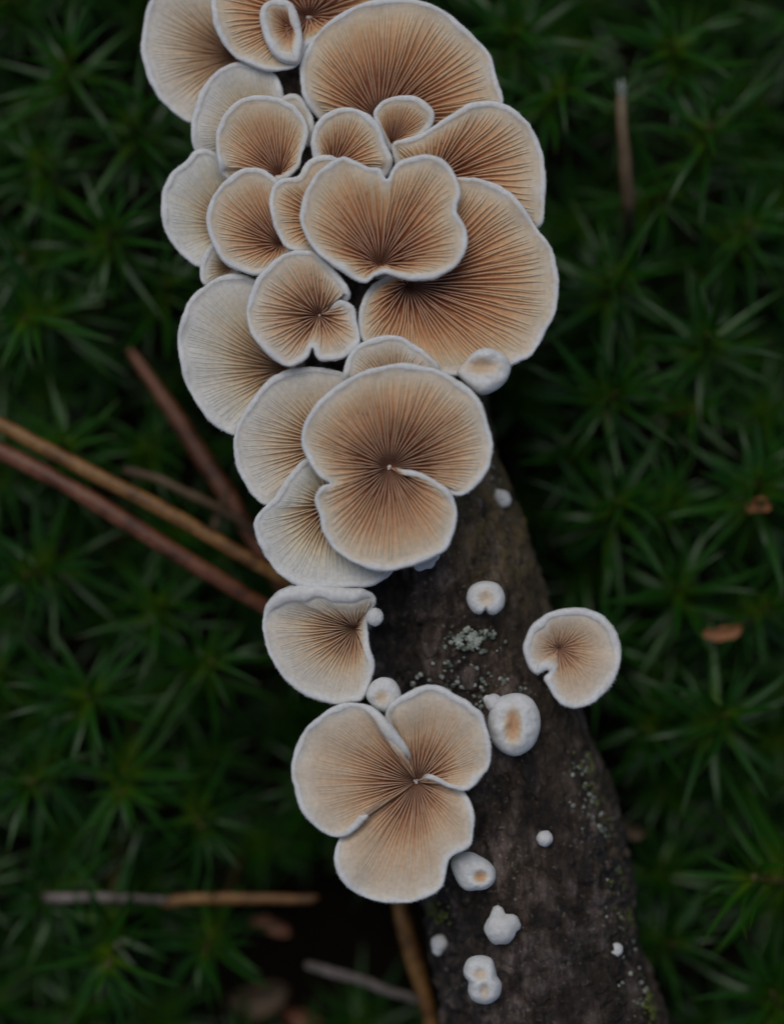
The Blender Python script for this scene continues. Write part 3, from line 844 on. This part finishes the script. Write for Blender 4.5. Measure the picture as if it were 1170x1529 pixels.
cap(6, [(165, 905), (174, 820), (208, 742), (260, 680), (326, 632), (382, 603), (440, 598), (500, 605, .3, 1.2), (550, 632, .8, 1.6), (610, 690, 1.0, 1.8), (662, 760, .9, 1.7), (694, 822, .2, 1.2), (686, 856, -1.6, .8), (650, 812, -1.9, .8), (606, 740, -1.8, .9), (582, 668, -1.2, 1), (598, 612, -.4), (640, 575), (690, 545), (760, 520), (822, 520), (885, 550), (950, 590), (1012, 640), (1045, 720), (1058, 800), (1050, 880), (1012, 940), (962, 984, .3), (915, 994, .5), (850, 970, .5), (795, 944, .3), (752, 934, -1), (800, 926, -1.9, .8), (870, 948, -1.8, .8), (926, 984, -1.2), (966, 1036, -.4), (985, 1102), (976, 1190), (958, 1250), (885, 1290), (866, 1320), (858, 1370), (836, 1424), (788, 1465), (700, 1490), (600, 1498), (520, 1480), (432, 1440), (380, 1380), (355, 1310), (360, 1246, -.4), (388, 1180, -1.4), (432, 1116, -1.9, .8), (486, 1066, -2.0, .8), (510, 1104, .6, 1.2), (478, 1140, .7, 1.2), (430, 1182, .5, 1.1), (385, 1202, .2), (335, 1194), (268, 1148), (210, 1080), (180, 1000)],
    6, (724, 948), 45.0, 41.4, 'three-lobed mushroom with deep folded slits running to a white hub', pale=0.35, hub=0.15, hubr=0.45, spc=0.62, tend=0.86, reach=0.62, gh=0.10)
cap(6, [(876, 1318), (900, 1280), (960, 1264), (1010, 1284), (1050, 1310), (1076, 1345), (1074, 1392), (1040, 1428), (990, 1436), (940, 1434), (902, 1392)],
    6, (1008, 1370), 41.0, 40.2, 'small pear-shaped white button with a tan dot against the lower lobe of the three-lobed mushroom', pale=0.3, spots=[(716, 1307, 9, 8)], dip=0.4, tan=0.52, h=0.8)
cap(7, [(686, 1062), (692, 1010), (720, 958), (762, 918), (822, 890), (890, 877), (960, 880), (1032, 915), (1080, 970), (1103, 1040), (1100, 1120), (1075, 1190), (1030, 1250), (970, 1294), (900, 1308), (850, 1290), (806, 1242), (780, 1194), (776, 1172, -.1), (796, 1150, -.5), (778, 1150, -.1), (742, 1164), (706, 1126)],
    7, (838, 1050), 39.6, 37.4, 'kidney-shaped white mushroom with a pinkish centre on the flank of the branch', pale=0.5, rb=0.5, gh=0.05, spc=0.7, wob=0.5, tend=0.8, reach=0.6)
cap(0, [(728, 1078), (734, 1052), (750, 1039), (775, 1035), (795, 1045), (806, 1070), (804, 1096), (792, 1118), (770, 1129), (748, 1122), (733, 1104)],
    0, (764, 1080), 41.5, 40.3, 'egg-shaped white button with a tan slit and two white nubs beside it', pale=0.2, spots=[(764, 1082, 12, 24)], dip=0.42, tan=0.55, h=0.7)
cap(7, [(445, 832), (458, 792), (490, 770), (530, 763), (580, 776), (608, 820), (604, 872), (572, 904), (544, 906), (526, 888, -.2), (506, 905), (480, 900), (455, 872)],
    7, (527, 848), 40.2, 39.2, 'round white button with a faint tan centre and a notched lower edge above the lichen', pale=0.6, spots=[(724, 892, 12, 12)], dip=0.28, tan=0.72, h=0.75)
cap(8, [(342, 1032), (360, 992), (405, 978), (450, 990), (466, 1030), (472, 1058), (490, 1088), (484, 1132), (456, 1160), (420, 1168), (380, 1155), (360, 1120), (361, 1082), (346, 1060)],
    8, (412, 1072), 40.5, 39.6, 'figure-eight white button pair grown together low on the branch', pale=0.6, spots=[(715, 1451, 10, 8), (722, 1475, 6, 12)], dip=0.3, tan=0.72, h=0.85)

for sp in MUSH:
    # keep every base above the bark
    cx, cy = P(sp['c'][0], sp['c'][1], sp['zc'])
    lz = log_at(cx, cy)[3]
    if lz is not None and sp['zc'] < lz + 1.0:
        dzz = lz + 1.0 - sp['zc']
        sp['zc'] += dzz
        sp['zr'] += dzz
    (button if 'spots' in sp else mushroom)(sp)

# plain white buttons: lumpy domes on a short foot
def knob(lobes, label, zk=None):
    """lobes: (px, py, radius px) circles that grow into one body"""
    x0, y0 = P(lobes[0][0], lobes[0][1], 38)
    a, r, d, lz = log_at(x0, y0)
    nrm = np.array([x0, y0, lz if lz is not None else LOG_Z]) - a
    nrm /= np.linalg.norm(nrm)
    surfp = a + nrm * r
    root = empty('mushroom_button', surfp - nrm * 0.5)
    tag(root, label, 'mushroom', 'small white mushroom buttons on the bark')
    org = surfp - nrm * 0.5
    k = (CAMZ - 38) / DIST * S
    R0 = lobes[0][2] * k
    cs = []
    for (px, py, rp) in lobes:
        x, y = P(px, py, 38)
        aa, rr, dd_, z_ = log_at(x, y)
        zz = surfp[2] if not cs else cs[0][0][2] - lobes[0][2] * k * 0.75
        cs.append((np.array([x, y, zz + lobes[0][2] * k * 0.75 if zk is None else zk]), rp * k))
    # one continuous surface: ray from the first lobe's centre out to the union of the lobes
    nu, nv = 30, 18
    th = np.linspace(0, 2 * math.pi, nu, endpoint=False)
    fi = np.linspace(0.06, math.pi - 0.06, nv)
    D = np.stack([np.outer(np.sin(fi), np.cos(th)), np.outer(np.sin(fi), np.sin(th)), np.outer(np.cos(fi), np.ones(nu))], -1).reshape(-1, 3)
    c0 = cs[0][0]
    if zk is not None:
        org = np.array([c0[0], c0[1], (lz if lz is not None else LOG_Z + 3) - 0.5]) if d < r else np.array([a[0] + (c0[0] - a[0]) / d * (r - 0.6), a[1] + (c0[1] - a[1]) / d * (r - 0.6), LOG_Z + 2])
        root.location = Vector(org) * MM
    tt = np.full(len(D), 0.0)
    for c, rr in cs:
        oc = c0 - c
        b = D @ oc
        disc = b * b - (oc @ oc - rr * rr)
        hit = np.where(disc > 0, -b + np.sqrt(np.maximum(disc, 0)), 0)
        tt = np.maximum(tt, hit)
    tt *= 1 + 0.07 * vnoise(D * 2.1 + px, int(px)) + 0.05 * vnoise(D * 6 + py, int(py))
    v = c0 + D * tt[:, None]
    v = np.concatenate([v, [c0 + [0, 0, tt[:nu].mean()]], [c0 - [0, 0, tt[-nu:].mean()]]])
    j = np.arange(nu); j2 = (j + 1) % nu
    q = grid_quads(nv, nu)[:, ::-1]
    t = np.concatenate([np.stack([np.full(nu, nv * nu), j, j2], 1), np.stack([np.full(nu, nv * nu + 1), (nv - 1) * nu + j2, (nv - 1) * nu + j], 1)])
    kc = link('cap', mesh_np('cap', v - org, q, t), M_WHITE, root)
    pv, pq, pt = tube(spline(np.array([c0, (c0 + org) / 2, org]), False, 4), np.linspace(R0 * 0.5, R0 * 0.62, 9), 10)
    link('stem', mesh_np('stem', pv - org, pq, pt), M_WHITE, root)
    nh = int(220 * R0)
    rs = np.random.default_rng(int(px))
    pick = rs.integers(0, len(D), nh)
    dr = D[pick] + rs.normal(0, 0.35, (nh, 3)); dr /= np.linalg.norm(dr, axis=1)[:, None]
    rp_ = c0 + D[pick] * tt[pick][:, None] * 0.98 + rs.normal(0, 0.05, (nh, 3))
    sd = np.cross(dr, rs.normal(0, 1, (nh, 3))); sd /= np.linalg.norm(sd, axis=1)[:, None]
    FV = np.stack([rp_ + sd * 0.014, rp_ - sd * 0.014, rp_ + dr * rs.uniform(0.08, 0.18, (nh, 1))], 1).reshape(-1, 3)
    fz = link('down', mesh_np('down', FV - org, None, np.arange(nh * 3).reshape(-1, 3)), M_WHITE, kc)
    fz['kind'] = 'stuff'
    return root

knob([(752, 743, 12), (755, 748, 11), (746, 737, 8)], 'small white button alone on the olive bark below the two-lobed mushroom')
knob([(638, 838, 11), (626, 844, 8), (648, 830, 7)], 'tiny white lumpy growth beneath the lower lobe of the two-lobed mushroom', zk=42.0)
knob([(560, 919, 13)], 'round white bead touching the inrolled rim of the single cream mushroom', zk=43.5)
knob([(735, 1047, 13), (727, 1043, 8)], 'pair of white nubs fused to the egg-shaped white button', zk=40.5)
knob([(812, 1251, 12)], 'tiny round white ball alone on reddish brown bark')
knob([(746, 1384, 24), (742, 1360, 10), (760, 1376, 16)], 'plain white lumpy button with a pointed tip low on the branch')
knob([(657, 1420, 13), (654, 1430, 9)], 'small white drop-shaped button on the shaded flank of the branch')
knob([(921, 1423, 11), (911, 1423, 6)], 'tiny white bead with a side nub near the mossy flank of the branch')
knob([(899, 1480, 4), (902, 1477, 3)], 'white speck of a budding mushroom near the broken mossy flank')
knob([(674, 1507, 5), (680, 1512, 3)], 'white speck of a budding mushroom beside the figure-eight button pair')

# ------------------------------------------------------------------ lichen and crumbs on the bark
def blob_verts(c, r, seed, flat=0.6, nu=9, nv=6):
    th = np.linspace(0, 2 * math.pi, nu, endpoint=False)
    fi = np.linspace(0.15, math.pi - 0.15, nv)
    D = np.stack([np.outer(np.sin(fi), np.cos(th)), np.outer(np.sin(fi), np.sin(th)), np.outer(np.cos(fi), np.ones(nu)) * flat], -1).reshape(-1, 3)
    k = 1 + 0.45 * vnoise(D * 1.9 + seed * 3.1, seed)
    return c + D * r * k[:, None], grid_quads(nv, nu)[:, ::-1]

def crumbs(name, pts, mat, parent=None, flat=0.6):
    vs, qs, o = [], [], 0
    for i, (p, r) in enumerate(pts):
        v, q = blob_verts(np.array(p), r, i, flat)
        vs.append(v); qs.append(q + o); o += len(v)
    return link(name, mesh_np(name, np.concatenate(vs), np.concatenate(qs)), mat, parent)

def on_bark(px, py, lift=0.0):
    x, y = P(px, py, 36)
    a, r, d, z = log_at(x, y)
    if z is None:
        dv = np.array([x, y]) - a[:2]
        dv = dv / np.linalg.norm(dv) * (r - 0.2)
        return (a[0] + dv[0], a[1] + dv[1], LOG_Z + 2.0)
    return (x, y, z + lift)

rs = np.random.default_rng(3)
pts = []
for i in range(260):
    u, v = rs.normal(0, 1, 2)
    px, py = 705 + 24 * u, 956 + 8.5 * v + 0.06 * 24 * u
    hole = vnoise(np.array([[px / 9.0, py / 7.0, 3.3]]), 77)[0]
    if abs(u) < 2.1 and abs(v) < 2.1 and hole > 0.0:
        pts.append((on_bark(px, py, 0.45), rs.uniform(0.10, 0.34)))
lich = crumbs('lichen_patch', pts, M_LICHEN, None, 0.45)
tag(lich, 'pale grey-green lichen crust on the bark under the round white button', 'lichen')
pts = []
for i in range(46):
    px = 670 + rs.normal(0, 30); py = 1020 + rs.normal(0, 18)
    pts.append((on_bark(px, py, 0.15), rs.uniform(0.12, 0.36)))
for i in range(40):
    px = 745 + rs.normal(0, 26); py = 1030 + rs.normal(0, 16)
    pts.append((on_bark(px, py, 0.15), rs.uniform(0.12, 0.34)))
for i in range(150):
    py = rs.uniform(1120, 1520)
    edge = np.interp(py, AX[:, 1], AX[:, 0] + AX[:, 2])
    px = edge - abs(rs.normal(0, 22)) - 2
    pts.append((on_bark(px, py, 0.3), rs.uniform(0.10, 0.30)))
for i in range(70):
    py = rs.uniform(620, 760)
    edge = np.interp(py, AX[:, 1], AX[:, 0] + AX[:, 2])
    pts.append((on_bark(edge - abs(rs.normal(0, 14)), py, 0.3), rs.uniform(0.06, 0.18)))
for px, py, r in [(900, 1245, .55), (897, 1238, .4), (903, 1252, .35), (888, 1196, .4), (884, 1200, .3)]:
    pts.append((on_bark(px, py, 0.4), r))
cr = crumbs('lichen_crumbs', pts, M_LICHEN, None, 0.7)
tag(cr, 'scattered pale lichen grains on the bark', 'lichen', kind='stuff')
pts = []
for i in range(230):
    py = rs.choice([rs.normal(1170, 30), rs.normal(1330, 30), rs.normal(1510, 14), rs.normal(1370, 14)])
    edge = np.interp(py, AX[:, 1], AX[:, 0] + AX[:, 2])
    pts.append((on_bark(edge - abs(rs.normal(0, 9)), py, 0.35), rs.uniform(0.12, 0.40)))
for i in range(40):
    pts.append((on_bark(rs.normal(650, 10), rs.normal(1368, 10), 0.3), rs.uniform(0.12, 0.34)))
tm = crumbs('ground_moss', pts, M_TINYMOSS, BARK, 1.0)
tm.name = 'green_moss_film'
tm['kind'] = 'stuff'

# ------------------------------------------------------------------ moss
def leaf_mesh(length, width, arch, ns=7, simple=False, fold=0.35):
    """a lance-shaped moss leaf along +X that arches downwards; mm"""
    s = np.linspace(0, 1, ns)
    ang = arch * s ** 1.3
    x = np.concatenate([[0], np.cumsum(np.cos(-ang[:-1]) * length / (ns - 1))])
    z = np.concatenate([[0], np.cumsum(np.sin(-ang[:-1]) * length / (ns - 1))])
    w = width * 0.5 * np.clip((1 - s) ** 0.75 * (0.75 + 0.9 * s * (1 - s) * 2), 0.02, None)
    vs = np.stack([np.stack([x, w, z + fold * w], 1), np.stack([x, np.zeros(ns), z], 1), np.stack([x, -w, z + fold * w], 1)], 1)
    q = grid_quads(ns, 3, closed=False)
    return vs.reshape(-1, 3), q, np.repeat(s, 3)

LEAVES = []
for i in range(10):
    v, q, al = leaf_mesh(1.0, random.uniform(0.085, 0.135), random.uniform(0.35, 1.5) if i < 7 else random.uniform(-0.3, 0.2))
    LEAVES.append((v, q, al))
LEAF_ME = [mesh_np('leaf', v, q, None, {'along': al, 'vary': np.full(len(al), random.uniform(0.2, 1.0))}) for v, q, al in LEAVES]
for me in LEAF_ME:
    me.materials.append(M_LEAF)

def leaf_slots(rs, n, h, spread, size):
    """(matrix in mm, size, index) for n leaves spiralling up a shoot of height h"""
    out = []
    a = rs.uniform(0, 6.28)
    for i in range(n):
        f = i / (n - 1)                       # 0 lowest .. 1 the tip
        a += 2.39996 + rs.normal(0, 0.18)
        elev = math.radians(np.interp(f, [0, 0.55, 0.85, 1], [-8, 22, 48, 76])) + rs.normal(0, 0.24)
        elev = elev * spread
        L = size * np.interp(f, [0, 0.3, 0.8, 1], [0.75, 1.0, 0.85, 0.5]) * rs.uniform(0.7, 1.25)
        z = h * np.interp(f, [0, 1], [0.55, 1.0])
        m = Matrix.Translation((0, 0, z)) @ Matrix.Rotation(a, 4, 'Z') @ Matrix.Rotation(-elev, 4, 'Y') @ Matrix.Rotation(rs.normal(0, 0.35), 4, 'X')
        out.append((m, L, rs.integers(0, len(LEAVES)), f))
    return out

def joined_leaves(slots, vary):
    vs, qs, al, vr, o = [], [], [], [], 0
    for m, L, k, f in slots:
        v, q, a = LEAVES[k]
        M3 = np.array(m)[:3, :3]; t = np.array(m)[:3, 3]
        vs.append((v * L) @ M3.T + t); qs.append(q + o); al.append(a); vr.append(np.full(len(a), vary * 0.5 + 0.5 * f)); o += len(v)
    return np.concatenate(vs), np.concatenate(qs), np.concatenate(al), np.concatenate(vr)

def moss_proto(seed):
    """one shoot: stem, outer leaves each a part, the small crowded inner ones joined"""
    rs = np.random.default_rng(seed)
    h = 20.0
    root = bpy.data.objects.new('moss_shoot', None)
    root.empty_display_size = 0.003
    tag(root, None, 'moss', 'star-shaped moss shoots on the forest floor')
    slots = leaf_slots(rs, 42, h, 1.0, 9.6)
    outer = [s_ for s_ in slots if 0.12 < s_[3] < 0.62]
    inner = [s_ for s_ in slots if not (0.12 < s_[3] < 0.62)]
    kids = []
    path = np.array([[rs.normal(0, .5), rs.normal(0, .5), -22], [rs.normal(0, .3), rs.normal(0, .3), 7], [rs.normal(0, .3), rs.normal(0, .3), 14], [0, 0, h]])
    v, q, t = tube(spline(path, False, 4), np.linspace(0.42, 0.28, 13), 6)
    st = bpy.data.objects.new('stem', mesh_np('stem', v, q, t)); st.data.materials.append(M_STEM)
    kids.append(st)
    for m, L, k, f in outer:
        o = bpy.data.objects.new('leaf', LEAF_ME[k])
        mm = m.copy(); mm.translation = mm.translation * MM
        o.matrix_basis = mm @ Matrix.Scale(L, 4)
        kids.append(o)
    v, q, al, vr = joined_leaves(inner, rs.uniform(0.3, 1))
    tf = bpy.data.objects.new('leaf_tuft', mesh_np('leaf_tuft', v, q, None, {'along': al, 'vary': vr}))
    tf.data.materials.append(M_LEAF)
    tf['kind'] = 'stuff'
    kids.append(tf)
    return root, kids

PROTO = [moss_proto(100 + i) for i in range(7)]
MOSS_LABEL = 'green star-shaped moss shoot with narrow pointed leaves'

def place_moss(x, y, tip, scale, tilt, az, k, label=MOSS_LABEL):
    """tip: height of the rosette above soil zero, mm"""
    root, kids = PROTO[k]
    r = root.copy(); C.objects.link(r)
    gz = float(ground_h(np.array([x]), np.array([y]))[0])
    # the rosette stands at (x, y, tip); the foot follows from the lean
    hz = tip - gz
    hgt = 20.0 * scale
    foot = np.array([x - math.cos(az) * math.sin(tilt) * hgt, y - math.sin(az) * math.sin(tilt) * hgt, tip - math.cos(tilt) * hgt])
    r.location = Vector(foot) * MM
    axis = Vector((-math.sin(az), math.cos(az), 0))
    r.rotation_mode = 'QUATERNION'
    r.rotation_quaternion = Matrix.Rotation(tilt, 4, axis).to_quaternion() @ Euler((0, 0, random.uniform(0, 6.28))).to_quaternion()
    r.scale = (scale,) * 3
    r['label'] = label
    for c in kids:
        d = c.copy(); C.objects.link(d); d.parent = r
    return r

# rosettes read off the photo: px, py, tip height, scale, tilt deg, lean azimuth deg
SEEN = [(1062, 180, 27, 1.05, 20, 80), (930, 405, 26, 1.0, 12, 60), (1055, 500, 27, 1.0, 10, 100), (922, 585, 28, 1.0, 8, 30), (925, 745, 26, 1.0, 12, 70),
        (1040, 610, 22, 0.9, 10, 10), (1132, 715, 27, 1.05, 16, 90), (1010, 872, 25, 1.0, 12, 120), (905, 950, 22, 0.95, 15, 60), (1086, 1066, 29, 1.1, 10, 60), (1150, 905, 24, 1, 14, 20),
        (1120, 1310, 32, 1.55, 38, 170), (845, 125, 25, 1.0, 12, 40), (770, 40, 24, 1.0, 10, 90), (1000, 60, 24, 0.95, 18, 120), (1120, 330, 24, 1.0, 14, 60), (1000, 290, 22, 0.95, 12, 10),
        (1150, 1480, 26, 1.2, 20, 120), (1010, 1410, 22, 0.95, 14, 20), (960, 1090, 22, 0.95, 14, 200), (1000, 740, 21, 0.9, 12, 80), (860, 660, 20, 0.9, 14, 100),
        (100, 85, 26, 1.0, 12, 80), (190, 180, 23, 1.0, 12, 120), (165, 340, 26, 1.0, 10, 70), (35, 475, 27, 1.05, 10, 200), (95, 660, 24, 0.95, 12, 90), (35, 860, 25, 1.0, 14, 200),
        (135, 1035, 27, 1.0, 12, 60), (318, 985, 25, 0.95, 14, 40), (180, 1185, 26, 1.0, 12, 270), (40, 1175, 25, 1.0, 12, 230), (302, 1240, 25, 0.95, 12, 300), (160, 1445, 28, 1.1, 16, 270),
        (305, 1425, 23, 0.85, 14, 250), (30, 380, 22, 0.9, 15, 180), (60, 230, 20, 0.95, 12, 90), (240, 900, 22, 0.9, 14, 80), (60, 1340, 21, 0.9, 12, 180), (250, 420, 20, 0.9, 14, 60)]
taken, SHOOTS = [], []
for i, (px, py, tip, sc, tl, az) in enumerate(SEEN):
    tip -= 7; tl = tl * 1.3 + 8; sc *= 1.28
    x, y = P(px, py, tip)
    lab = MOSS_LABEL
    if i == 11:
        lab = 'largest moss shoot with long grey-green leaves leaning towards the branch near its thick end'
    sh_ = place_moss(x, y, tip, sc, math.radians(tl), math.radians(az), i % len(PROTO), lab)
    taken.append((x, y)); SHOOTS.append(sh_)

def in_log(x, y, pad):
    a, r, d, z = log_at(x, y)
    return d < r + pad

DARK = [(330, 1470, 110), (450, 1410, 120), (560, 1420, 110), (400, 1180, 60), (330, 700, 60), (235, 400, 40), (400, 800, 60), (950, 1250, 40), (960, 1340, 36), (840, 560, 40)]
rs = np.random.default_rng(11)
cnt = 0
for tries in range(9000):
    px, py = rs.uniform(-60, 1230), rs.uniform(-60, 1590)
    tip = rs.uniform(-7, 10)
    x, y = P(px, py, tip)
    if in_log(x, y, 5.0):
        continue
    if any((px - a) ** 2 + (py - b) ** 2 < c * c for a, b, c in DARK):
        continue
    if min((x - a) ** 2 + (y - b) ** 2 for a, b in taken) < 8.0 ** 2:
        continue
    place_moss(x, y, tip, rs.uniform(0.95, 1.3), rs.uniform(0.1, 0.65), rs.normal(1.57, 0.9), int(rs.integers(0, len(PROTO))))
    taken.append((x, y)); cnt += 1
# shoots that stand beside something one can find are told apart by it
NEAR = [((1130, 752), 'holding the small bright orange leaf fragment'), ((1080, 946), 'beside the long rusty orange leaf fragment'), ((932, 330), 'at the foot of the upright tan dry stalk'),
        ((925, 130), 'beside the pale tip of the upright dry stalk'), ((935, 960), 'peeking out from behind the kidney-shaped white mushroom'), ((790, 60), 'next to the large broad fan mushroom'),
        ((870, 420), 'next to the edge of the largest tan mushroom'), ((150, 640), 'just above the ochre needle'), ((120, 790), 'just below the red-brown needle'), ((60, 1320), 'at the free end of the greyish dry needle'),
        ((330, 1400), 'under the short amber needle'), ((330, 960), 'next to the single cream mushroom with the inrolled rim'), ((170, 500), 'at the tip of the dark reddish needle'), ((190, 120), 'next to the shell-shaped pale mushroom'),
        ((225, 350), 'next to the pale smooth-edged mushroom'), ((860, 690), 'next to the small white button on olive bark')]
done = set()
for (px, py), txt in NEAR:
    x, y = P(px, py, 15)
    best = min((i for i in range(len(SHOOTS)) if i not in done and i != 11), key=lambda i: (taken[i][0] - x) ** 2 + (taken[i][1] - y) ** 2)
    done.add(best)
    SHOOTS[best]['label'] = 'green star-shaped moss shoot ' + txt

# the moss goes on beyond the picture as one mass
def moss_mass():
    rs = np.random.default_rng(23)
    vs, qs, als, vrs, o = [], [], [], [], 0
    base = []
    for k in range(6):
        base.append(joined_leaves(leaf_slots(np.random.default_rng(300 + k), 24, 20.0, 1.0, 8.2), 0.6))
    for tries in range(2600):
        x, y = rs.uniform(-190, 190), rs.uniform(-200, 200)
        px = x / S + 585
        inside = abs(x) < 57 and abs(y) < 74
        if inside or in_log(x, y, 4.0):
            continue
        v, q, al, vr = base[rs.integers(0, 6)]
        sc = rs.uniform(0.8, 1.1)
        m = np.array(Euler((rs.normal(0, 0.2), rs.normal(0, 0.2), rs.uniform(0, 6.28))).to_matrix())
        tip = rs.uniform(-2, 16)
        vv = (v * sc) @ m.T
        vv = vv + [x, y, tip - 20 * sc]
        vs.append(vv); qs.append(q + o); als.append(al); vrs.append(np.full(len(al), rs.uniform(0.1, 1))); o += len(v)
    o_ = link('moss_carpet', mesh_np('moss_carpet', np.concatenate(vs), np.concatenate(qs), None, {'along': np.concatenate(als), 'vary': np.concatenate(vrs)}), M_LEAF)
    tag(o_, 'green moss carpet spreading over the forest floor', 'moss', kind='stuff')
moss_mass()

# ------------------------------------------------------------------ fallen needles and bits
def needle(name, pts, w, z, mat, label, flat=0.7, cat='pine needle', group='fallen brown pine needles', taper=(0.9, 1.0, 0.75)):
    """pts: px along the needle; z: heights at those points"""
    p3 = []
    for (px, py), zz in zip(pts, z):
        zz = zz - 6.0 if cat == 'pine needle' else zz - 5.0
        x, y = P(px, py, zz)
        p3.append((x, y, zz))
    path = spline(np.array(p3), False, 14)
    n_ = len(path)
    f = np.linspace(0, 1, n_)
    rr = w * S * 0.5 * np.interp(f, [0, 0.03, 0.5, 0.95, 1], [0.5 * taper[0], taper[0], taper[1], taper[2], 0.35 * taper[2]])
    rr = rr * (1 + 0.06 * vnoise(np.stack([f * 14, np.zeros(n_), np.full(n_, w)], 1), int(w)))
    path = path + np.stack([vnoise(np.stack([f * 5 + k * 7.7, np.zeros(n_), np.full(n_, w)], 1), 4) * 0.18 for k in range(3)], 1)
    v, q, t = tube(path, rr, 10, flat, 0.8)
    c = path[0].copy()
    o = link(name, mesh_np(name, v - c, q, t), mat, None, Vector(c) * MM)
    return tag(o, label, cat, group)

def scrap(px, py, z, length, width, ang, mat, label, seed):
    """a curled scrap of dead leaf, a thin irregular sheet with some thickness"""
    rs = np.random.default_rng(seed)
    nx, ny = 15, 7
    u, v = np.meshgrid(np.linspace(-1, 1, nx), np.linspace(-1, 1, ny))
    u, v = u.ravel(), v.ravel()
    prof = np.clip(1 - np.abs(u) ** 2.5, 0, 1) ** 0.6
    x = u * length * 0.5 + 0.06 * length * vnoise(np.stack([v * 2, u * 2, np.full(len(u), seed)], 1), seed)
    y = v * width * 0.5 * prof * (1 + 0.25 * vnoise(np.stack([u * 3, v, np.full(len(u), seed)], 1), seed + 2)) + 0.10 * length * u * u * rs.choice([-1, 1])
    h = 0.30 * width * v * v + 0.12 * length * u * u * rs.uniform(-0.6, 0.6) + 0.10 * width * vnoise(np.stack([u * 3, v * 3, np.full(len(u), seed)], 1), seed + 3)
    ca, sa = math.cos(ang), math.sin(ang)
    top = np.stack([x * ca - y * sa, x * sa + y * ca, h], 1)
    bot = top - [0, 0, 0.16]
    q = grid_quads(ny, nx, closed=False)
    n_ = nx * ny
    b = [i for i in range(nx)] + [nx * j + nx - 1 for j in range(1, ny)] + [nx * (ny - 1) + i for i in range(nx - 2, -1, -1)] + [nx * j for j in range(ny - 2, 0, -1)]
    sides = [[b[i], b[i] + n_, b[(i + 1) % len(b)] + n_, b[(i + 1) % len(b)]] for i in range(len(b))]
    cx, cy = P(px, py, z)
    o = link('leaf_fragment', mesh_np('leaf_fragment', np.concatenate([top, bot]), np.concatenate([q, q[:, ::-1] + n_, np.array(sides)])), mat, None, (cx * MM, cy * MM, z * MM))
    return tag(o, label, 'leaf bit')

needle('pine_needle', [(-60, 606), (110, 690), (270, 775), (425, 865), (520, 915)], 25, [31, 31.5, 32, 31, 27], M_NEEDLE_O, 'ochre pine needle lying above a redder one on the moss')
needle('pine_needle', [(-60, 645), (80, 716), (220, 800), (360, 885), (470, 950)], 29, [30, 30.5, 31, 30, 27], M_NEEDLE_R, 'red-brown pine needle running alongside an ochre one')
needle('pine_needle', [(190, 520), (240, 590), (300, 680), (365, 780), (430, 890)], 30, [18, 19, 20, 21, 20], M_NEEDLE_R, 'dark reddish needle slanting down towards the two parallel needles', taper=(0.45, 1.0, 0.85))
needle('pine_needle', [(185, 702), (250, 722), (330, 762), (420, 815)], 15, [23, 24, 24, 23], M_NEEDLE_D, 'thin olive-brown needle crossing under the dark reddish needle')
needle('pine_needle', [(45, 1340), (140, 1341), (250, 1344)], 17, [19, 20, 20], M_GREY, 'greyish dry needle lying level in the moss')
needle('pine_needle', [(240, 1345), (340, 1342), (475, 1341)], 19, [19.5, 20, 20], M_NEEDLE_O, 'short amber needle lying level end to end with a grey one')
needle('pine_needle', [(585, 1300), (606, 1390), (630, 1470), (652, 1570)], 28, [25, 24.5, 24, 23], M_NEEDLE_O, 'stout brown needle standing out below the three-lobed mushroom')
needle('pine_needle', [(455, 1440), (520, 1458), (585, 1482), (640, 1496)], 17, [18, 20, 20, 19], M_GREY, 'pale grey curved needle in the dark hollow beside the branch', flat=0.5)
needle('pine_needle', [(318, 795), (328, 765), (342, 730)], 15, [22, 22, 21], M_NEEDLE_D, 'short brown needle bit wedged between longer needles')
stalk = needle('dry_stalk', [(927, 138), (930, 200), (934, 270), (938, 325), (942, 360)], 23, [30, 29, 27, 22, 6], M_STALK, 'upright tan dry stalk with a pale tip among the moss', cat='stalk', group=None, taper=(0.75, 1.0, 0.8))
# frayed pale tip of the stalk
tv, tq, tt_, to = [], [], [], 0
for k in range(9):
    a0 = k * 0.7
    base_ = np.array([0.35 * math.cos(a0), 0.1 + 0.2 * math.sin(a0), 0.25 * math.sin(a0 * 1.7)])
    tip_ = base_ + np.array([0.55 * math.cos(a0 * 2.3), 1.2 + 0.5 * math.sin(k * 1.3), 0.6 * math.sin(a0)])
    v_, q_, t_ = tube(np.linspace(base_ - [0, 0.9, 0], tip_, 5), np.linspace(0.26, 0.05, 5), 6)
    tv.append(v_); tq.append(q_ + to); tt_.append(t_ + to); to += len(v_)
link('tip', mesh_np('tip', np.concatenate(tv), np.concatenate(tq), np.concatenate(tt_)), M_LICHEN, stalk)
scrap(1130, 753, 22, 3.4, 2.0, 0.1, M_FRAG, 'small bright orange leaf fragment lodged in the moss', 1)
scrap(1080, 946, 20, 5.4, 1.9, 0.2, M_FRAG, 'long rusty orange leaf fragment in the moss beside the kidney-shaped mushroom', 2)
scrap(938, 1240, 14, 5.0, 1.7, -0.45, M_NEEDLE_D, 'dull brown leaf fragment against the branch flank', 3)
scrap(385, 1492, -2, 9.0, 4.5, 0.2, M_NEEDLE_D, 'broad brown dead leaf scrap on the dark soil', 4)
scrap(450, 1522, 0, 5.0, 2.6, -0.3, M_NEEDLE_R, 'small reddish dead leaf scrap on the dark soil', 5)
scrap(405, 1380, 4, 6.0, 2.2, -0.25, M_NEEDLE_R, 'reddish scrap of dead leaf under the amber needle', 6)
